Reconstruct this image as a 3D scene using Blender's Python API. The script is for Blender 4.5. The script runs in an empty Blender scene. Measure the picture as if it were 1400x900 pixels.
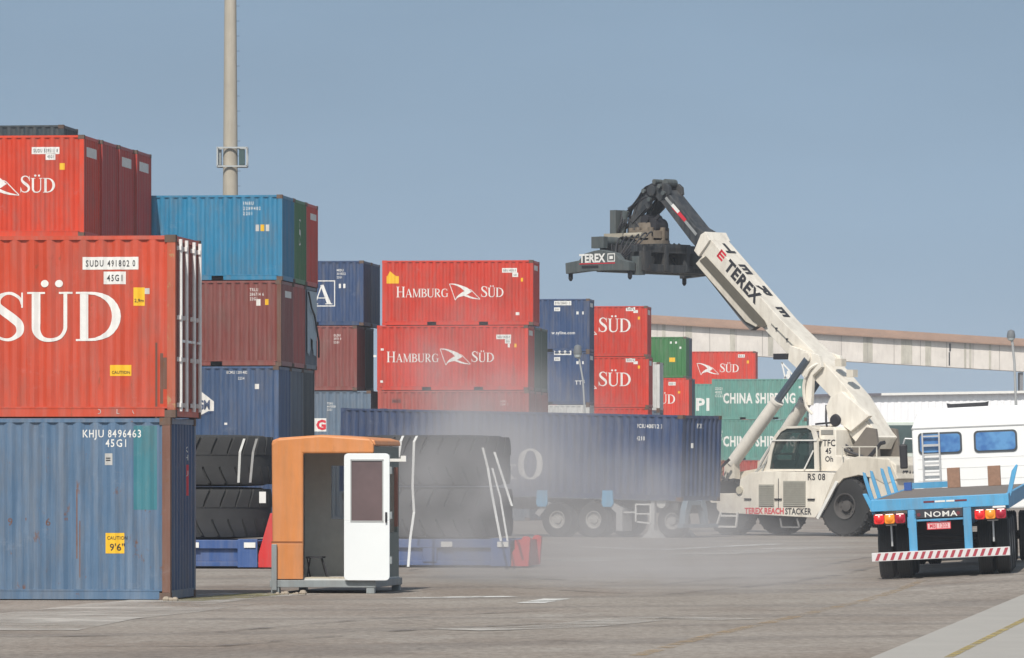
import bpy, bmesh, math, random
from math import sin, cos, pi, radians
from mathutils import Vector, Matrix

# ------------------------------------------------------------------ camera, light, exposure
scn = bpy.context.scene
F, HOR, CAMH = 7500.0, 640.0, 2.1          # focal length in photo pixels, horizon row, eye height
cd = bpy.data.cameras.new('camera'); cam = bpy.data.objects.new('camera', cd)
scn.collection.objects.link(cam); scn.camera = cam
cam.location = (0, 0, CAMH); cam.rotation_euler = (radians(90), 0, 0)
cd.sensor_width = 36; cd.lens = 36 * F / 1400
cd.shift_y = (HOR - 450) / 1400
cd.clip_start = 1; cd.clip_end = 6000

SUN_AZ, SUN_EL = 13, 48                     # behind the camera, to the left
w = bpy.data.worlds.new('World'); scn.world = w; w.use_nodes = True
nt = w.node_tree; nt.nodes.clear()
out = nt.nodes.new('ShaderNodeOutputWorld'); bg = nt.nodes.new('ShaderNodeBackground')
sky = nt.nodes.new('ShaderNodeTexSky'); sky.sky_type = 'NISHITA'; sky.sun_disc = False
sky.sun_elevation = radians(SUN_EL); sky.sun_rotation = radians(180 + SUN_AZ)
sky.altitude = 0; sky.air_density = 1.0; sky.dust_density = 1.5; sky.ozone_density = 1.5
tc = nt.nodes.new('ShaderNodeTexCoord'); sx = nt.nodes.new('ShaderNodeSeparateXYZ')
ad = nt.nodes.new('ShaderNodeMath'); ad.operation = 'ADD'; ad.inputs[1].default_value = 0.27
cx_ = nt.nodes.new('ShaderNodeCombineXYZ'); hs = nt.nodes.new('ShaderNodeHueSaturation')
hs.inputs['Saturation'].default_value = 0.76; hs.inputs['Value'].default_value = 1.0
L = nt.links.new
L(tc.outputs['Generated'], sx.inputs[0]); L(sx.outputs[2], ad.inputs[0])
L(sx.outputs[0], cx_.inputs[0]); L(sx.outputs[1], cx_.inputs[1]); L(ad.outputs[0], cx_.inputs[2])
nrm = nt.nodes.new('ShaderNodeVectorMath'); nrm.operation = 'NORMALIZE'
L(cx_.outputs[0], nrm.inputs[0]); L(nrm.outputs[0], sky.inputs[0])
L(sky.outputs[0], hs.inputs['Color'])
tint = nt.nodes.new('ShaderNodeMix'); tint.data_type = 'RGBA'; tint.blend_type = 'MULTIPLY'; tint.inputs[0].default_value = 1; tint.inputs[7].default_value = (.95, 1.05, 1.01, 1)
cn = nt.nodes.new('ShaderNodeTexNoise'); cn.inputs['Scale'].default_value = 9; cn.inputs['Detail'].default_value = 4; cm_ = nt.nodes.new('ShaderNodeMapping'); cm_.inputs['Scale'].default_value = (1, 1, 3.5); L(tc.outputs['Generated'], cm_.inputs[0]); L(cm_.outputs[0], cn.inputs['Vector'])
cr = nt.nodes.new('ShaderNodeMapRange'); L(cn.outputs[0], cr.inputs[0]); cr.inputs[1].default_value = .3; cr.inputs[2].default_value = .7; cr.inputs[3].default_value = .95; cr.inputs[4].default_value = 1.04; L(cr.outputs[0], hs.inputs['Value'])
L(hs.outputs[0], tint.inputs[6]); L(tint.outputs[2], bg.inputs[0]); L(bg.outputs[0], out.inputs[0])
bg.inputs[1].default_value = 0.098
sd = bpy.data.lights.new('sun', 'SUN'); sd.energy = 3.7; sd.angle = radians(0.6); sd.color = (1, .94, .86)
so = bpy.data.objects.new('sun', sd); scn.collection.objects.link(so)
tos = Vector((-sin(radians(SUN_AZ)) * cos(radians(SUN_EL)), -cos(radians(SUN_AZ)) * cos(radians(SUN_EL)), sin(radians(SUN_EL))))
so.rotation_euler = tos.to_track_quat('Z', 'Y').to_euler()
vs = scn.view_settings; vs.view_transform = 'Standard'; vs.look = 'None'; vs.exposure = 0.2; vs.gamma = 1; vs.use_curve_mapping = False
scn.cycles.volume_max_steps = 96
scn.cycles.volume_step_rate = 1.0
scn.cycles.max_bounces = 6; scn.cycles.volume_bounces = 1

# ------------------------------------------------------------------ helpers
C = scn.collection
def tag(o, label=None, cat=None, group=None, kind=None):
    if label: o['label'] = label
    if cat: o['category'] = cat
    if group: o['group'] = group
    if kind: o['kind'] = kind
    return o
def thing(name, label, cat, loc=(0, 0, 0), yaw=0, group=None):
    o = bpy.data.objects.new(name, None); C.objects.link(o); o.empty_display_size = .3
    o.location = loc; o.rotation_euler = (0, 0, radians(yaw))
    return tag(o, label, cat, group)
def frame_x(p0, p1):
    d = (Vector(p1) - Vector(p0)); l = d.length; d.normalize()
    up = Vector((0, 0, 1)) if abs(d.z) < .95 else Vector((0, 1, 0))
    s = d.cross(up).normalized(); u = s.cross(d).normalized()
    return d, s, u, l
class MB:
    def __init__(s): s.v = []; s.f = []
    def add(s, vs_, fs):
        b = len(s.v); s.v += [tuple(p) for p in vs_]; s.f += [tuple(i + b for i in f) for f in fs]; return s
    def box(s, x0, x1, y0, y1, z0, z1):
        return s.add([(x0,y0,z0),(x1,y0,z0),(x1,y1,z0),(x0,y1,z0),(x0,y0,z1),(x1,y0,z1),(x1,y1,z1),(x0,y1,z1)],
                     [(0,3,2,1),(4,5,6,7),(0,1,5,4),(1,2,6,5),(2,3,7,6),(3,0,4,7)])
    def prism(s, pts, y0, y1):             # (x,z) outline swept in y
        n = len(pts)
        a = sum(pts[i][0]*pts[(i+1)%n][1] - pts[(i+1)%n][0]*pts[i][1] for i in range(n))
        if a < 0: pts = pts[::-1]
        v = [(x, y0, z) for x, z in pts] + [(x, y1, z) for x, z in pts]
        f = [tuple(range(n)), tuple(range(2*n-1, n-1, -1))]
        f += [(i, i+n, (i+1) % n + n, (i+1) % n) for i in range(n)]
        return s.add(v, f)
    def prismx(s, pts, x0, x1):            # (y,z) outline swept in x
        n = len(pts)
        a = sum(pts[i][0]*pts[(i+1)%n][1] - pts[(i+1)%n][0]*pts[i][1] for i in range(n))
        if a < 0: pts = pts[::-1]
        v = [(x0, y, z) for y, z in pts] + [(x1, y, z) for y, z in pts]
        f = [tuple(range(n-1, -1, -1)), tuple(range(n, 2*n))]
        f += [(i, (i+1) % n, (i+1) % n + n, i+n) for i in range(n)]
        return s.add(v, f)
    def beam(s, p0, p1, w_, h_):
        d, a, u, l = frame_x(p0, p1); p0 = Vector(p0); p1 = Vector(p1)
        v = [p + a*i*w_/2 + u*j*h_/2 for p in (p0, p1) for i, j in ((-1,-1),(1,-1),(1,1),(-1,1))]
        return s.add(v, [(0,1,2,3),(7,6,5,4),(0,4,5,1),(1,5,6,2),(2,6,7,3),(3,7,4,0)])
    def tube(s, p0, p1, r0, r1=None, n=12):
        r1 = r0 if r1 is None else r1
        d, a, u, l = frame_x(p0, p1); p0 = Vector(p0); p1 = Vector(p1)
        v = [p + (a*cos(2*pi*k/n) + u*sin(2*pi*k/n))*r for p, r in ((p0, r0), (p1, r1)) for k in range(n)]
        f = [tuple(range(n)), tuple(range(2*n-1, n-1, -1))] + [(k, k+n, (k+1) % n+n, (k+1) % n) for k in range(n)]
        return s.add(v, f)
    def path(s, pts, r, n=8):
        rings = []
        for i, p in enumerate(pts):
            p = Vector(p); q0 = Vector(pts[max(i-1, 0)]); q1 = Vector(pts[min(i+1, len(pts)-1)])
            d, a, u, l = frame_x(q0, q1)
            rings.append([p + (a*cos(2*pi*k/n) + u*sin(2*pi*k/n))*r for k in range(n)])
        v = [q for r_ in rings for q in r_]
        f = [tuple(range(n)), tuple(range(len(v)-1, len(v)-n-1, -1))]
        for i in range(len(rings)-1):
            f += [(i*n+k, (i+1)*n+k, (i+1)*n+(k+1) % n, i*n+(k+1) % n) for k in range(n)]
        return s.add(v, f)
    def lathe(s, prof, c=(0, 0, 0), axis='y', n=40):  # prof: (radius, along axis), closed loop
        m = len(prof); v = []
        for k in range(n):
            a = 2*pi*k/n
            for r, t in prof:
                p = {'y': (r*cos(a), t, r*sin(a)), 'z': (r*cos(a), r*sin(a), t), 'x': (t, r*cos(a), r*sin(a))}[axis]
                v.append((p[0]+c[0], p[1]+c[1], p[2]+c[2]))
        f = [(k*m+i, ((k+1) % n)*m+i, ((k+1) % n)*m+(i+1) % m, k*m+(i+1) % m) for k in range(n) for i in range(m)]
        return s.add(v, f)
    def xf(s, M, start=0):
        s.v[start:] = [tuple(M @ Vector(p)) for p in s.v[start:]]; return s
    def mesh(s, name, mat=None, smooth=False, fix=True):
        me = bpy.data.meshes.new(name); me.from_pydata(s.v, [], s.f)
        if fix:
            bm = bmesh.new(); bm.from_mesh(me); bmesh.ops.recalc_face_normals(bm, faces=bm.faces); bm.to_mesh(me); bm.free()
        if mat: me.materials.append(mat)
        if smooth:
            for p in me.polygons: p.use_smooth = True
            try: me.set_sharp_from_angle(angle=radians(38))
            except Exception: pass
        return me
    def build(s, name, mat=None, parent=None, smooth=False, bevel=0, fix=True):
        o = bpy.data.objects.new(name, s.mesh(name, mat, smooth, fix)); C.objects.link(o); o.parent = parent
        if bevel:
            b = o.modifiers.new('bevel', 'BEVEL'); b.width = bevel; b.segments = 2; b.limit_method = 'ANGLE'; b.angle_limit = radians(40)
        return o
def link_mesh(name, me, mat, parent):
    o = bpy.data.objects.new(name, me); C.objects.link(o); o.parent = parent
    if mat:
        if not me.materials: me.materials.append(mat)
        o.material_slots[0].link = 'OBJECT'; o.material_slots[0].material = mat
    return o
def W(px, s, py=None):                      # photo column at scale s (pixels per metre) -> world X, Y (and Z)
    p = ((px - 700) / s, F / s)
    return p if py is None else (p[0], p[1], (HOR - py) / s + CAMH)

# ------------------------------------------------------------------ materials
MAT = {}
def nodes(name):
    m = bpy.data.materials.new(name); m.use_nodes = True; n = m.node_tree; b = n.nodes['Principled BSDF']; return m, n, b
def ramp(n, stops, src):
    r = n.nodes.new('ShaderNodeValToRGB'); e = r.color_ramp.elements
    while len(e) < len(stops): e.new(.5)
    for i, (p, c) in enumerate(stops):
        e[i].position = p; e[i].color = (*c, 1) if len(c) == 3 else c
    n.links.new(src, r.inputs[0]); return r.outputs[0]
def noise(n, vec, scale, detail=4, rough=.6, stretch=None):
    if stretch:
        mp = n.nodes.new('ShaderNodeMapping'); mp.inputs['Scale'].default_value = stretch; n.links.new(vec, mp.inputs[0]); vec = mp.outputs[0]
    t = n.nodes.new('ShaderNodeTexNoise'); t.inputs['Scale'].default_value = scale; t.inputs['Detail'].default_value = detail
    t.inputs['Roughness'].default_value = rough; n.links.new(vec, t.inputs['Vector']); return t.outputs[0]
def mix(n, fac, a, b, mode='MIX'):
    x = n.nodes.new('ShaderNodeMix'); x.data_type = 'RGBA'; x.blend_type = mode
    for sock, val in ((x.inputs[0], fac), (x.inputs[6], a), (x.inputs[7], b)):
        if hasattr(val, 'is_output'): n.links.new(val, sock)
        elif isinstance(val, (int, float)): sock.default_value = val
        else: sock.default_value = (*val, 1)
    return x.outputs[2]
def objvec(n):
    t = n.nodes.new('ShaderNodeTexCoord'); oi = n.nodes.new('ShaderNodeObjectInfo')
    m = n.nodes.new('ShaderNodeMath'); m.operation = 'MULTIPLY'; m.inputs[1].default_value = 91.0
    n.links.new(oi.outputs['Random'], m.inputs[0])
    a = n.nodes.new('ShaderNodeVectorMath'); a.operation = 'ADD'
    n.links.new(t.outputs['Object'], a.inputs[0]); n.links.new(m.outputs[0], a.inputs[1]); return a.outputs[0]
def paint(name, col, rust=.35, fade=.35, rough=.5, rcol=(.16, .07, .035), metal=0, dirt=(.16, .14, .12)):
    """weathered paint: chalky fading, vertical run streaks, rust blooms"""
    if name in MAT: return MAT[name]
    m, n, b = nodes(name); v = objvec(n)
    pale = tuple(c*.72 + .17 for c in col); deep = tuple(c*.78 for c in col)
    c1 = mix(n, ramp(n, [(.3, (0,0,0)), (.72, (1,1,1))], noise(n, v, .7, 5)), deep, col)
    st = ramp(n, [(.42, (0,0,0)), (.75, (fade,)*3)], noise(n, v, 1.0, 5, .7, (7, 7, .45)))
    c2 = mix(n, st, c1, pale)
    dd = ramp(n, [(.45, (0,0,0)), (.85, (.55,)*3)], noise(n, v, 1.0, 4, .7, (4, 4, .8)))
    c3 = mix(n, dd, c2, dirt)
    rr = ramp(n, [(.66 - .1*rust, (0,0,0)), (.72 - .1*rust, (1,1,1))], noise(n, v, 2.6, 8, .75, (1.6, 1.6, .8)))
    rm = n.nodes.new('ShaderNodeMath'); rm.operation = 'MULTIPLY'; rm.inputs[1].default_value = min(1, rust*1.6); n.links.new(rr, rm.inputs[0])
    c4 = mix(n, rm.outputs[0], c3, rcol)
    # thin rust runs, pale scuffs, and slightly dented sheet
    ru = ramp(n, [(.70 - .05*rust, (0,0,0)), (.78 - .05*rust, (min(.8, rust*2.2),)*3)], noise(n, v, 1.0, 6, .75, (9, 9, .55)))
    c5 = mix(n, ru, c4, tuple(.6*a + .4*b_ for a, b_ in zip(rcol, col)))
    sc = ramp(n, [(.60, (0,0,0)), (.66, (.30,)*3)], noise(n, v, .9, 7, .8, (1, 1, 1.6)))
    c6 = mix(n, sc, c5, tuple(c*.6 + .14 for c in col))
    dk = ramp(n, [(.62, (0,0,0)), (.70, (.35,)*3)], noise(n, v, 1.7, 6, .8, (1.3, 1.3, 1)))
    c7 = mix(n, dk, c6, tuple(c*.55 for c in col))
    oi = n.nodes.new('ShaderNodeObjectInfo'); mr = n.nodes.new('ShaderNodeMapRange'); n.links.new(oi.outputs['Random'], mr.inputs[0]); mr.inputs[3].default_value = .90; mr.inputs[4].default_value = 1.07
    h_ = n.nodes.new('ShaderNodeHueSaturation'); n.links.new(mr.outputs[0], h_.inputs['Value']); n.links.new(c7, h_.inputs['Color'])
    n.links.new(h_.outputs[0], b.inputs['Base Color'])
    bp = n.nodes.new('ShaderNodeBump'); bp.inputs['Strength'].default_value = .55; bp.inputs['Distance'].default_value = .035
    n.links.new(noise(n, v, 1.6, 3, .55, (1, 1, .8)), bp.inputs['Height']); n.links.new(bp.outputs[0], b.inputs['Normal'])
    b.inputs['Roughness'].default_value = rough; b.inputs['Metallic'].default_value = metal
    b.inputs['Specular IOR Level'].default_value = .35
    MAT[name] = m; return m
def plain(name, col, rough=.6, var=.18, scale=6, metal=0, spec=.4):
    if name in MAT: return MAT[name]
    m, n, b = nodes(name); v = objvec(n)
    c = mix(n, noise(n, v, scale, 5, .65), tuple(x*(1-var) for x in col), tuple(min(1, x*(1+var)) for x in col))
    n.links.new(c, b.inputs['Base Color']); b.inputs['Roughness'].default_value = rough; b.inputs['Metallic'].default_value = metal
    b.inputs['Specular IOR Level'].default_value = spec
    MAT[name] = m; return m
def glass(name, col=(.03, .04, .05), rough=.08):
    if name in MAT: return MAT[name]
    m, n, b = nodes(name); v = objvec(n)
    n.links.new(mix(n, noise(n, v, 3, 2), col, tuple(c*1.8 for c in col)), b.inputs['Base Color'])
    b.inputs['Roughness'].default_value = rough; b.inputs['Specular IOR Level'].default_value = .8; MAT[name] = m; return m

mwhite = plain('lettering_white', (.70, .69, .66), .65, .16, 5)
mblack = plain('lettering_black', (.03, .03, .035), .6, .1)
myel = plain('sticker_yellow', (.78, .45, .02), .5, .1)
mredtxt = plain('lettering_red', (.6, .03, .05), .5, .1)
mdark = plain('dark_steel', (.025, .025, .03), .6, .3)
mrub = plain('rubber', (.035, .035, .036), .85, .3, 9)
mgalv = plain('galvanised_steel', (.5, .5, .5), .4, .2, 5, .3)
mcast = paint('rusty_casting', (.12, .075, .055), .9, .2, .8)

# ------------------------------------------------------------------ lettering
def circ(cx, cy, r, n=20): return [(cx+r*cos(2*pi*k/n), cy+r*sin(2*pi*k/n)) for k in range(n)]
def smooth_pts(pts, n=6):                   # Catmull-Rom through (x, y, w)
    o = []
    for i in range(len(pts)-1):
        p0 = pts[max(i-1, 0)]; p1 = pts[i]; p2 = pts[i+1]; p3 = pts[min(i+2, len(pts)-1)]
        for k in range(n):
            t = k/n
            o.append(tuple(.5*((2*b)+(-a+c)*t+(2*a-5*b+4*c-d)*t*t+(-a+3*b-3*c+d)*t**3) for a, b, c, d in zip(p0, p1, p2, p3)))
    o.append(tuple(pts[-1])); return o
def ribbon(pts, n=6, closed=False):
    """quads along a stroke with changing width"""
    p = smooth_pts(pts, n) if n > 1 else [tuple(q) for q in pts]
    a = []; m = len(p)
    for i, (x, y, w_) in enumerate(p):
        q0 = p[i-1] if i > 0 else (p[-2] if closed else p[0]); q1 = p[i+1] if i < m-1 else (p[1] if closed else p[-1])
        dx, dy = q1[0]-q0[0], q1[1]-q0[1]; l = math.hypot(dx, dy) or 1
        a.append(((x-dy/l*w_/2, y+dx/l*w_/2), (x+dy/l*w_/2, y-dx/l*w_/2)))
    return [[a[i][0], a[i][1], a[i+1][1], a[i+1][0]] for i in range(m-1)]
def R_(x0, x1, y0, y1): return [[(x0, y0), (x1, y0), (x1, y1), (x0, y1)]]
def stem(x, w_, y0=0, y1=1, s0=True, s1=True, sw=.09):
    g = [R_(x-w_/2, x+w_/2, y0, y1)]
    if s0: g.append(R_(x-w_/2-sw, x+w_/2+sw, y0, y0+.04))
    if s1: g.append(R_(x-w_/2-sw, x+w_/2+sw, y1-.04, y1))
    return g
def bowl(x, y0, y1, xr, t=.15):
    ym = (y0+y1)/2; h = (y1-y0)/2; pts = []
    for k in range(15):
        a = pi/2 - pi*k/14
        pts.append((x+(xr-x)*max(0, cos(a))**.8, ym+(h-.022)*sin(a), .045+(t-.045)*max(0, cos(a))**1.4))
    return [ribbon(pts, 1)]
def Sg():
    pts = [(.56,.74,.02),(.53,.87,.05),(.40,.965,.06),(.26,.965,.06),(.14,.87,.11),(.13,.73,.13),(.24,.6,.16),(.40,.47,.17),(.52,.34,.15),(.53,.18,.12),(.42,.06,.08),(.27,.03,.055),(.12,.1,.05),(.06,.27,.02)]
    return [ribbon(pts, 5), R_(.555, .585, .68, .99), R_(.035, .065, .01, .32)], .66
def Og():
    p = []
    for k in range(33):
        a = 2*pi*k/32; p.append((.40+.33*cos(a), .5+.47*sin(a), .06+.14*abs(cos(a))**1.3))
    return [ribbon(p, 1, True)], .82
def glyph(ch):
    if ch == 'S': return Sg()
    if ch == 'O': return Og()
    if ch in 'UÜ':
        g = stem(.16, .15, .35, 1, False, True) + stem(.70, .07, .35, 1, False, True)
        pts = [(.16,.36,.15),(.17,.2,.14),(.26,.06,.10),(.43,.02,.07),(.60,.08,.07),(.69,.22,.07),(.70,.36,.07)]
        g.append(ribbon(pts, 5))
        if ch == 'Ü': g += [[circ(.32, 1.17, .075)], [circ(.58, 1.17, .075)]]
        return g, .86
    if ch == 'D': return stem(.17, .15, sw=.08) + bowl(.2, 0, 1, .76, .17), .86
    if ch == 'H': return stem(.17, .14) + stem(.69, .14) + [R_(.24, .62, .48, .53)], .86
    if ch == 'M':
        return stem(.14, .05, sw=.08) + stem(.86, .14, sw=.08) + [ribbon([(.17,.98,.14),(.49,.02,.12)], 1), ribbon([(.49,.03,.05),(.83,.98,.05)], 1)], 1.02
    if ch == 'A':
        return [ribbon([(.40,.98,.05),(.12,.02,.05)], 1), ribbon([(.40,.99,.13),(.70,.02,.16)], 1), R_(.22,.56,.3,.345), R_(.02,.24,0,.04), R_(.54,.84,0,.04)], .84
    if ch == 'B': return stem(.16, .14, sw=.07) + bowl(.2, .5, 1, .56, .13) + bowl(.2, 0, .54, .62, .15), .70
    if ch == 'R': return stem(.16, .14, sw=.07) + bowl(.2, .46, 1, .58, .13) + [ribbon([(.33,.48,.13),(.66,.02,.15)], 1), R_(.58,.78,0,.04)], .78
    if ch == 'P': return stem(.16, .14, sw=.07) + bowl(.2, .44, 1, .62, .15), .70
    if ch == 'G':
        p = [(.72,.78,.04),(.62,.92,.05),(.45,.97,.06),(.22,.87,.12),(.12,.5,.16),(.22,.13,.12),(.45,.03,.06),(.62,.07,.06),(.72,.2,.06)]
        return [ribbon(p, 6), R_(.66,.78,.04,.42), R_(.55,.86,.4,.44), R_(.715,.745,.7,.98)], .90
    if ch == '&':
        p = [(.80,.45,.04),(.70,.2,.05),(.5,.03,.07),(.25,.03,.1),(.12,.2,.12),(.2,.42,.08),(.42,.6,.05),(.5,.8,.06),(.38,.96,.06),(.25,.82,.1),(.32,.6,.13),(.6,.22,.15),(.82,.02,.12)]
        return [ribbon(p, 5), R_(.66,.92,.43,.47), R_(.76,.94,0,.04)], .98
    return [], .4
class Dec:                                   # flat artwork: list of (layer, polygon)
    def __init__(s): s.p = []
    def poly(s, pts, lay=0): s.p.append((lay, pts)); return s
def serif(text, cap=1.0, small=1.0, track=0.0):
    """first letter full height, the rest 'small' of it (small capitals)"""
    d = Dec(); x = 0
    for i, ch in enumerate(text):
        k = cap if (i == 0 or small == 1) else cap*small
        strokes, adv = glyph(ch)
        for j, st in enumerate(strokes):
            for q in st: d.poly([(x+a*k, b*k) for a, b in q], j)
        x += adv*k + track*cap
    d.w = x; return d
TCACHE = {}
def sans(text, h=1.0, bold=0.0, space=1.0, squeeze=1.0):
    key = (text, bold, space)
    if key not in TCACHE:
        cu = bpy.data.curves.new('t', 'FONT'); cu.body = text; cu.size = 1; cu.offset = bold; cu.space_character = space; cu.resolution_u = 2; cu.fill_mode = 'FRONT'
        o = bpy.data.objects.new('t', cu); C.objects.link(o)
        dg = bpy.context.evaluated_depsgraph_get(); me = o.evaluated_get(dg).to_mesh()
        polys = [[(me.vertices[i].co.x, me.vertices[i].co.y) for i in p.vertices] for p in me.polygons]
        o.evaluated_get(dg).to_mesh_clear(); bpy.data.objects.remove(o); bpy.data.curves.remove(cu)
        TCACHE[key] = polys
    d = Dec(); k = h/.70
    for q in TCACHE[key]: d.poly([(a*k*squeeze, b*k) for a, b in q])
    d.w = max([a for _, q in d.p for a, b in q] or [0]); return d
def rectd(x0, x1, y0, y1):
    d = Dec(); d.poly([(x0, y0), (x1, y0), (x1, y1), (x0, y1)]); d.w = x1-x0; return d
def shift(d, dx, dy, lay=0, k=1, kx=1):
    e = Dec(); e.p = [(l+lay, [(a*k*kx+dx, b*k+dy) for a, b in q]) for l, q in d.p]; e.w = getattr(d, 'w', 0)*k*kx; return e
def join(*ds):
    e = Dec()
    for d in ds: e.p += d.p
    e.w = max([a for _, q in e.p for a, b in q] or [0]); return e
def emblem(h=1.0):                           # the outlined sail-and-wing mark, 1.9 wide x 1 high
    d = Dec()
    def rb(p, lay, n=5):
        for q in ribbon([(a*h, b*h, c*h) for a, b, c in p], n): d.poly(q, lay)
    rb([(.02,.98,.04),(.36,.03,.04)], 0, 1)
    rb([(.0,.98,.03),(.35,.95,.08),(.75,.80,.15),(1.05,.62,.26),(1.32,.52,.04)], 1)
    rb([(.36,.0,.02),(.52,.22,.10),(.85,.38,.24),(1.15,.5,.22),(1.36,.52,.02)], 2)
    rb([(1.05,.68,.03),(1.3,.62,.035),(1.48,.45,.035),(1.85,.08,.035)], 3)
    rb([(.72,.36,.03),(1.0,.28,.12),(1.4,.14,.09),(1.86,.06,.02)], 4)
    d.w = 1.86*h; return d
def put(parent, name, dec, mat, fmap, breaks=()):
    bm = bmesh.new()
    for lay, q in dec.p:
        try: bm.faces.new([bm.verts.new((a, b, lay)) for a, b in q])
        except ValueError: pass
    us = [v.co.x for v in bm.verts]
    if not us: bm.free(); return None
    lo, hi = min(us), max(us)
    for b in breaks:
        if lo < b < hi:
            bmesh.ops.bisect_plane(bm, geom=bm.verts[:]+bm.edges[:]+bm.faces[:], plane_co=(b, 0, 0), plane_no=(1, 0, 0), dist=1e-5)
    for v in bm.verts: v.co = fmap(v.co.x, v.co.y, v.co.z)
    me = bpy.data.meshes.new(name); bm.to_mesh(me); bm.free(); me.materials.append(mat)
    o = bpy.data.objects.new(name, me); C.objects.link(o); o.parent = parent; return o

# ------------------------------------------------------------------ containers
mrod = plain('galvanised_rod', (.78, .76, .74), .5, .2, 5, 0)
CW, PIT, DEP = 2.438, .278, .036
def corr(length):
    n = max(2, round(length / PIT)); p = length / n; xs = []
    for k in range(n):
        b = -length/2 + k*p
        xs += [(b, 0), (b+p*.26, 0), (b+p*.5, DEP), (b+p*.76, DEP)]
    xs.append((length/2, 0)); return xs
def corr_at(xs, u):
    if u <= xs[0][0] or u >= xs[-1][0]: return 0
    for (a, da), (b, db) in zip(xs, xs[1:]):
        if a <= u <= b: return da + (db-da)*(u-a)/(b-a)
    return 0
POST, TOPR, BOTR = .13, .075, .15
CM = {}
def cont_meshes(Lc, H):
    k = (Lc, H)
    if k in CM: return CM[k]
    d = {}; hl, hw = Lc/2, CW/2; z0, z1 = BOTR, H-TOPR
    xs = corr(Lc-2*POST); d['xs'] = xs
    def sheet(pts, zz0, zz1):               # zigzag wall given as (x, y)
        v = [(x, y, zz0) for x, y in pts] + [(x, y, zz1) for x, y in pts]; n = len(pts)
        m = MB(); m.add(v, [(i, i+1, i+1+n, i+n) for i in range(n-1)]); return m
    d['side'] = sheet([(x, -hw+.008+e) for x, e in xs], z0, z1).mesh('side_panel', fix=False)
    d['back'] = sheet([(x, hw-.008-e) for x, e in xs], z0, z1).mesh('side_panel', fix=False)
    ys = corr(CW-2*POST); d['ys'] = ys
    d['end_r'] = sheet([(hl-.012-e, y) for y, e in ys], z0, z1).mesh('end_panel', fix=False)
    d['end_l'] = sheet([(-hl+.012+e, y) for y, e in ys], z0, z1).mesh('end_panel', fix=False)
    r = MB()                                # ribbed roof
    rx = corr(Lc-2*POST); n = len(rx)
    r.add([(x, -hw+.05, H-.012-e*.6) for x, e in rx] + [(x, hw-.05, H-.012-e*.6) for x, e in rx], [(i, i+1, i+1+n, i+n) for i in range(n-1)])
    d['roof'] = r.mesh('roof', fix=False)
    f = MB(); fp_ = MB()                    # posts and rails
    for sx_ in (-1, 1):
        for sy in (-1, 1):
            x1, y1 = sx_*(hl-.004), sy*(hw-.004)
            (fp_ if (sx_, sy) == (1, -1) else f).box(min(x1, x1-sx_*POST), max(x1, x1-sx_*POST), min(y1, y1-sy*POST), max(y1, y1-sy*POST), .121, H-.121)
    for sy in (-1, 1):
        y1 = sy*(hw-.006)
        f.box(-hl+.16, hl-.16, min(y1, y1-sy*.06), max(y1, y1-sy*.06), H-TOPR, H-.012)
        f.box(-hl+.136, hl-.136, min(y1+0, y1-sy*.05), max(y1, y1-sy*.05), BOTR-.006, BOTR+.02)
        y2 = sy*(hw-.012)
        segs = [(-hl+.18, hl-.18)]
        if Lc < 7: segs = [(-hl+.18, -1.22), (-.86, .86), (1.22, hl-.18)]
        for a, b in segs: f.box(a, b, min(y2, y2-sy*.05), max(y2, y2-sy*.05), .014, BOTR-.006)
    for sx_ in (-1, 1):
        x1 = sx_*(hl-.01)
        f.box(min(x1, x1-sx_*.07), max(x1, x1-sx_*.07), -hw+.18, hw-.18, H-.10, H-.014)
        f.box(min(x1, x1-sx_*.07), max(x1, x1-sx_*.07), -hw+.18, hw-.18, .016, BOTR)
    d['frame'] = f.mesh('frame'); d['post'] = fp_.mesh('corner_post')
    u = MB()
    u.box(-hl+.2, hl-.2, -hw+.17, hw-.17, .03, BOTR-.02)
    d['floor'] = u.mesh('floor')
    c = MB().box(-.089, .089, -.081, .081, 0, .118).mesh('corner_casting')
    d['cast'] = c
    h = MB().lathe([(.022, -.084), (.038, -.084), (.038, -.080), (.022, -.080)], (0, 0, .059), 'y', 12)
    dr = MB(); dr.box(-.02, .0, 0, 1, 0, 1)
    yw = CW/2-POST-.006
    for sgn, nm in ((-1, 'doorA'), (1, 'doorB')):
        m = MB(); y0, y1 = (sgn*yw, sgn*.008); y0, y1 = min(y0, y1), max(y0, y1)
        m.box(hl-.07, hl-.035, y0, y1, BOTR+.01, H-.11)
        hh = (H-.11-BOTR-.01)
        for q in range(5):
            zc = BOTR+.01+hh*(q+.5)/5
            m.box(hl-.034, hl-.022, y0+.07, y1-.07, zc-hh*.07, zc+hh*.07)
        d[nm] = m.mesh('door')
    for i, y in enumerate((-.92, -.36, .36, .92)):
        m = MB(); m.tube((hl+.03, y, .10), (hl+.03, y, H-.06), .03, n=8)
        for zc in (.2, H*.32, H*.55, H-.2): m.box(hl-.02, hl+.05, y-.06, y+.06, zc-.035, zc+.035)
        m.box(hl+.03, hl+.06, y-.28 if y > 0 else y, y if y > 0 else y+.28, H*.42-.02, H*.42+.02)
        d['rod%d' % i] = m.mesh('locking_rod')
    CM[k] = d; return d
L20, L40, HS, HC = 6.058, 12.192, 2.591, 2.896
YAW = -6.3
class Cont: pass
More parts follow.
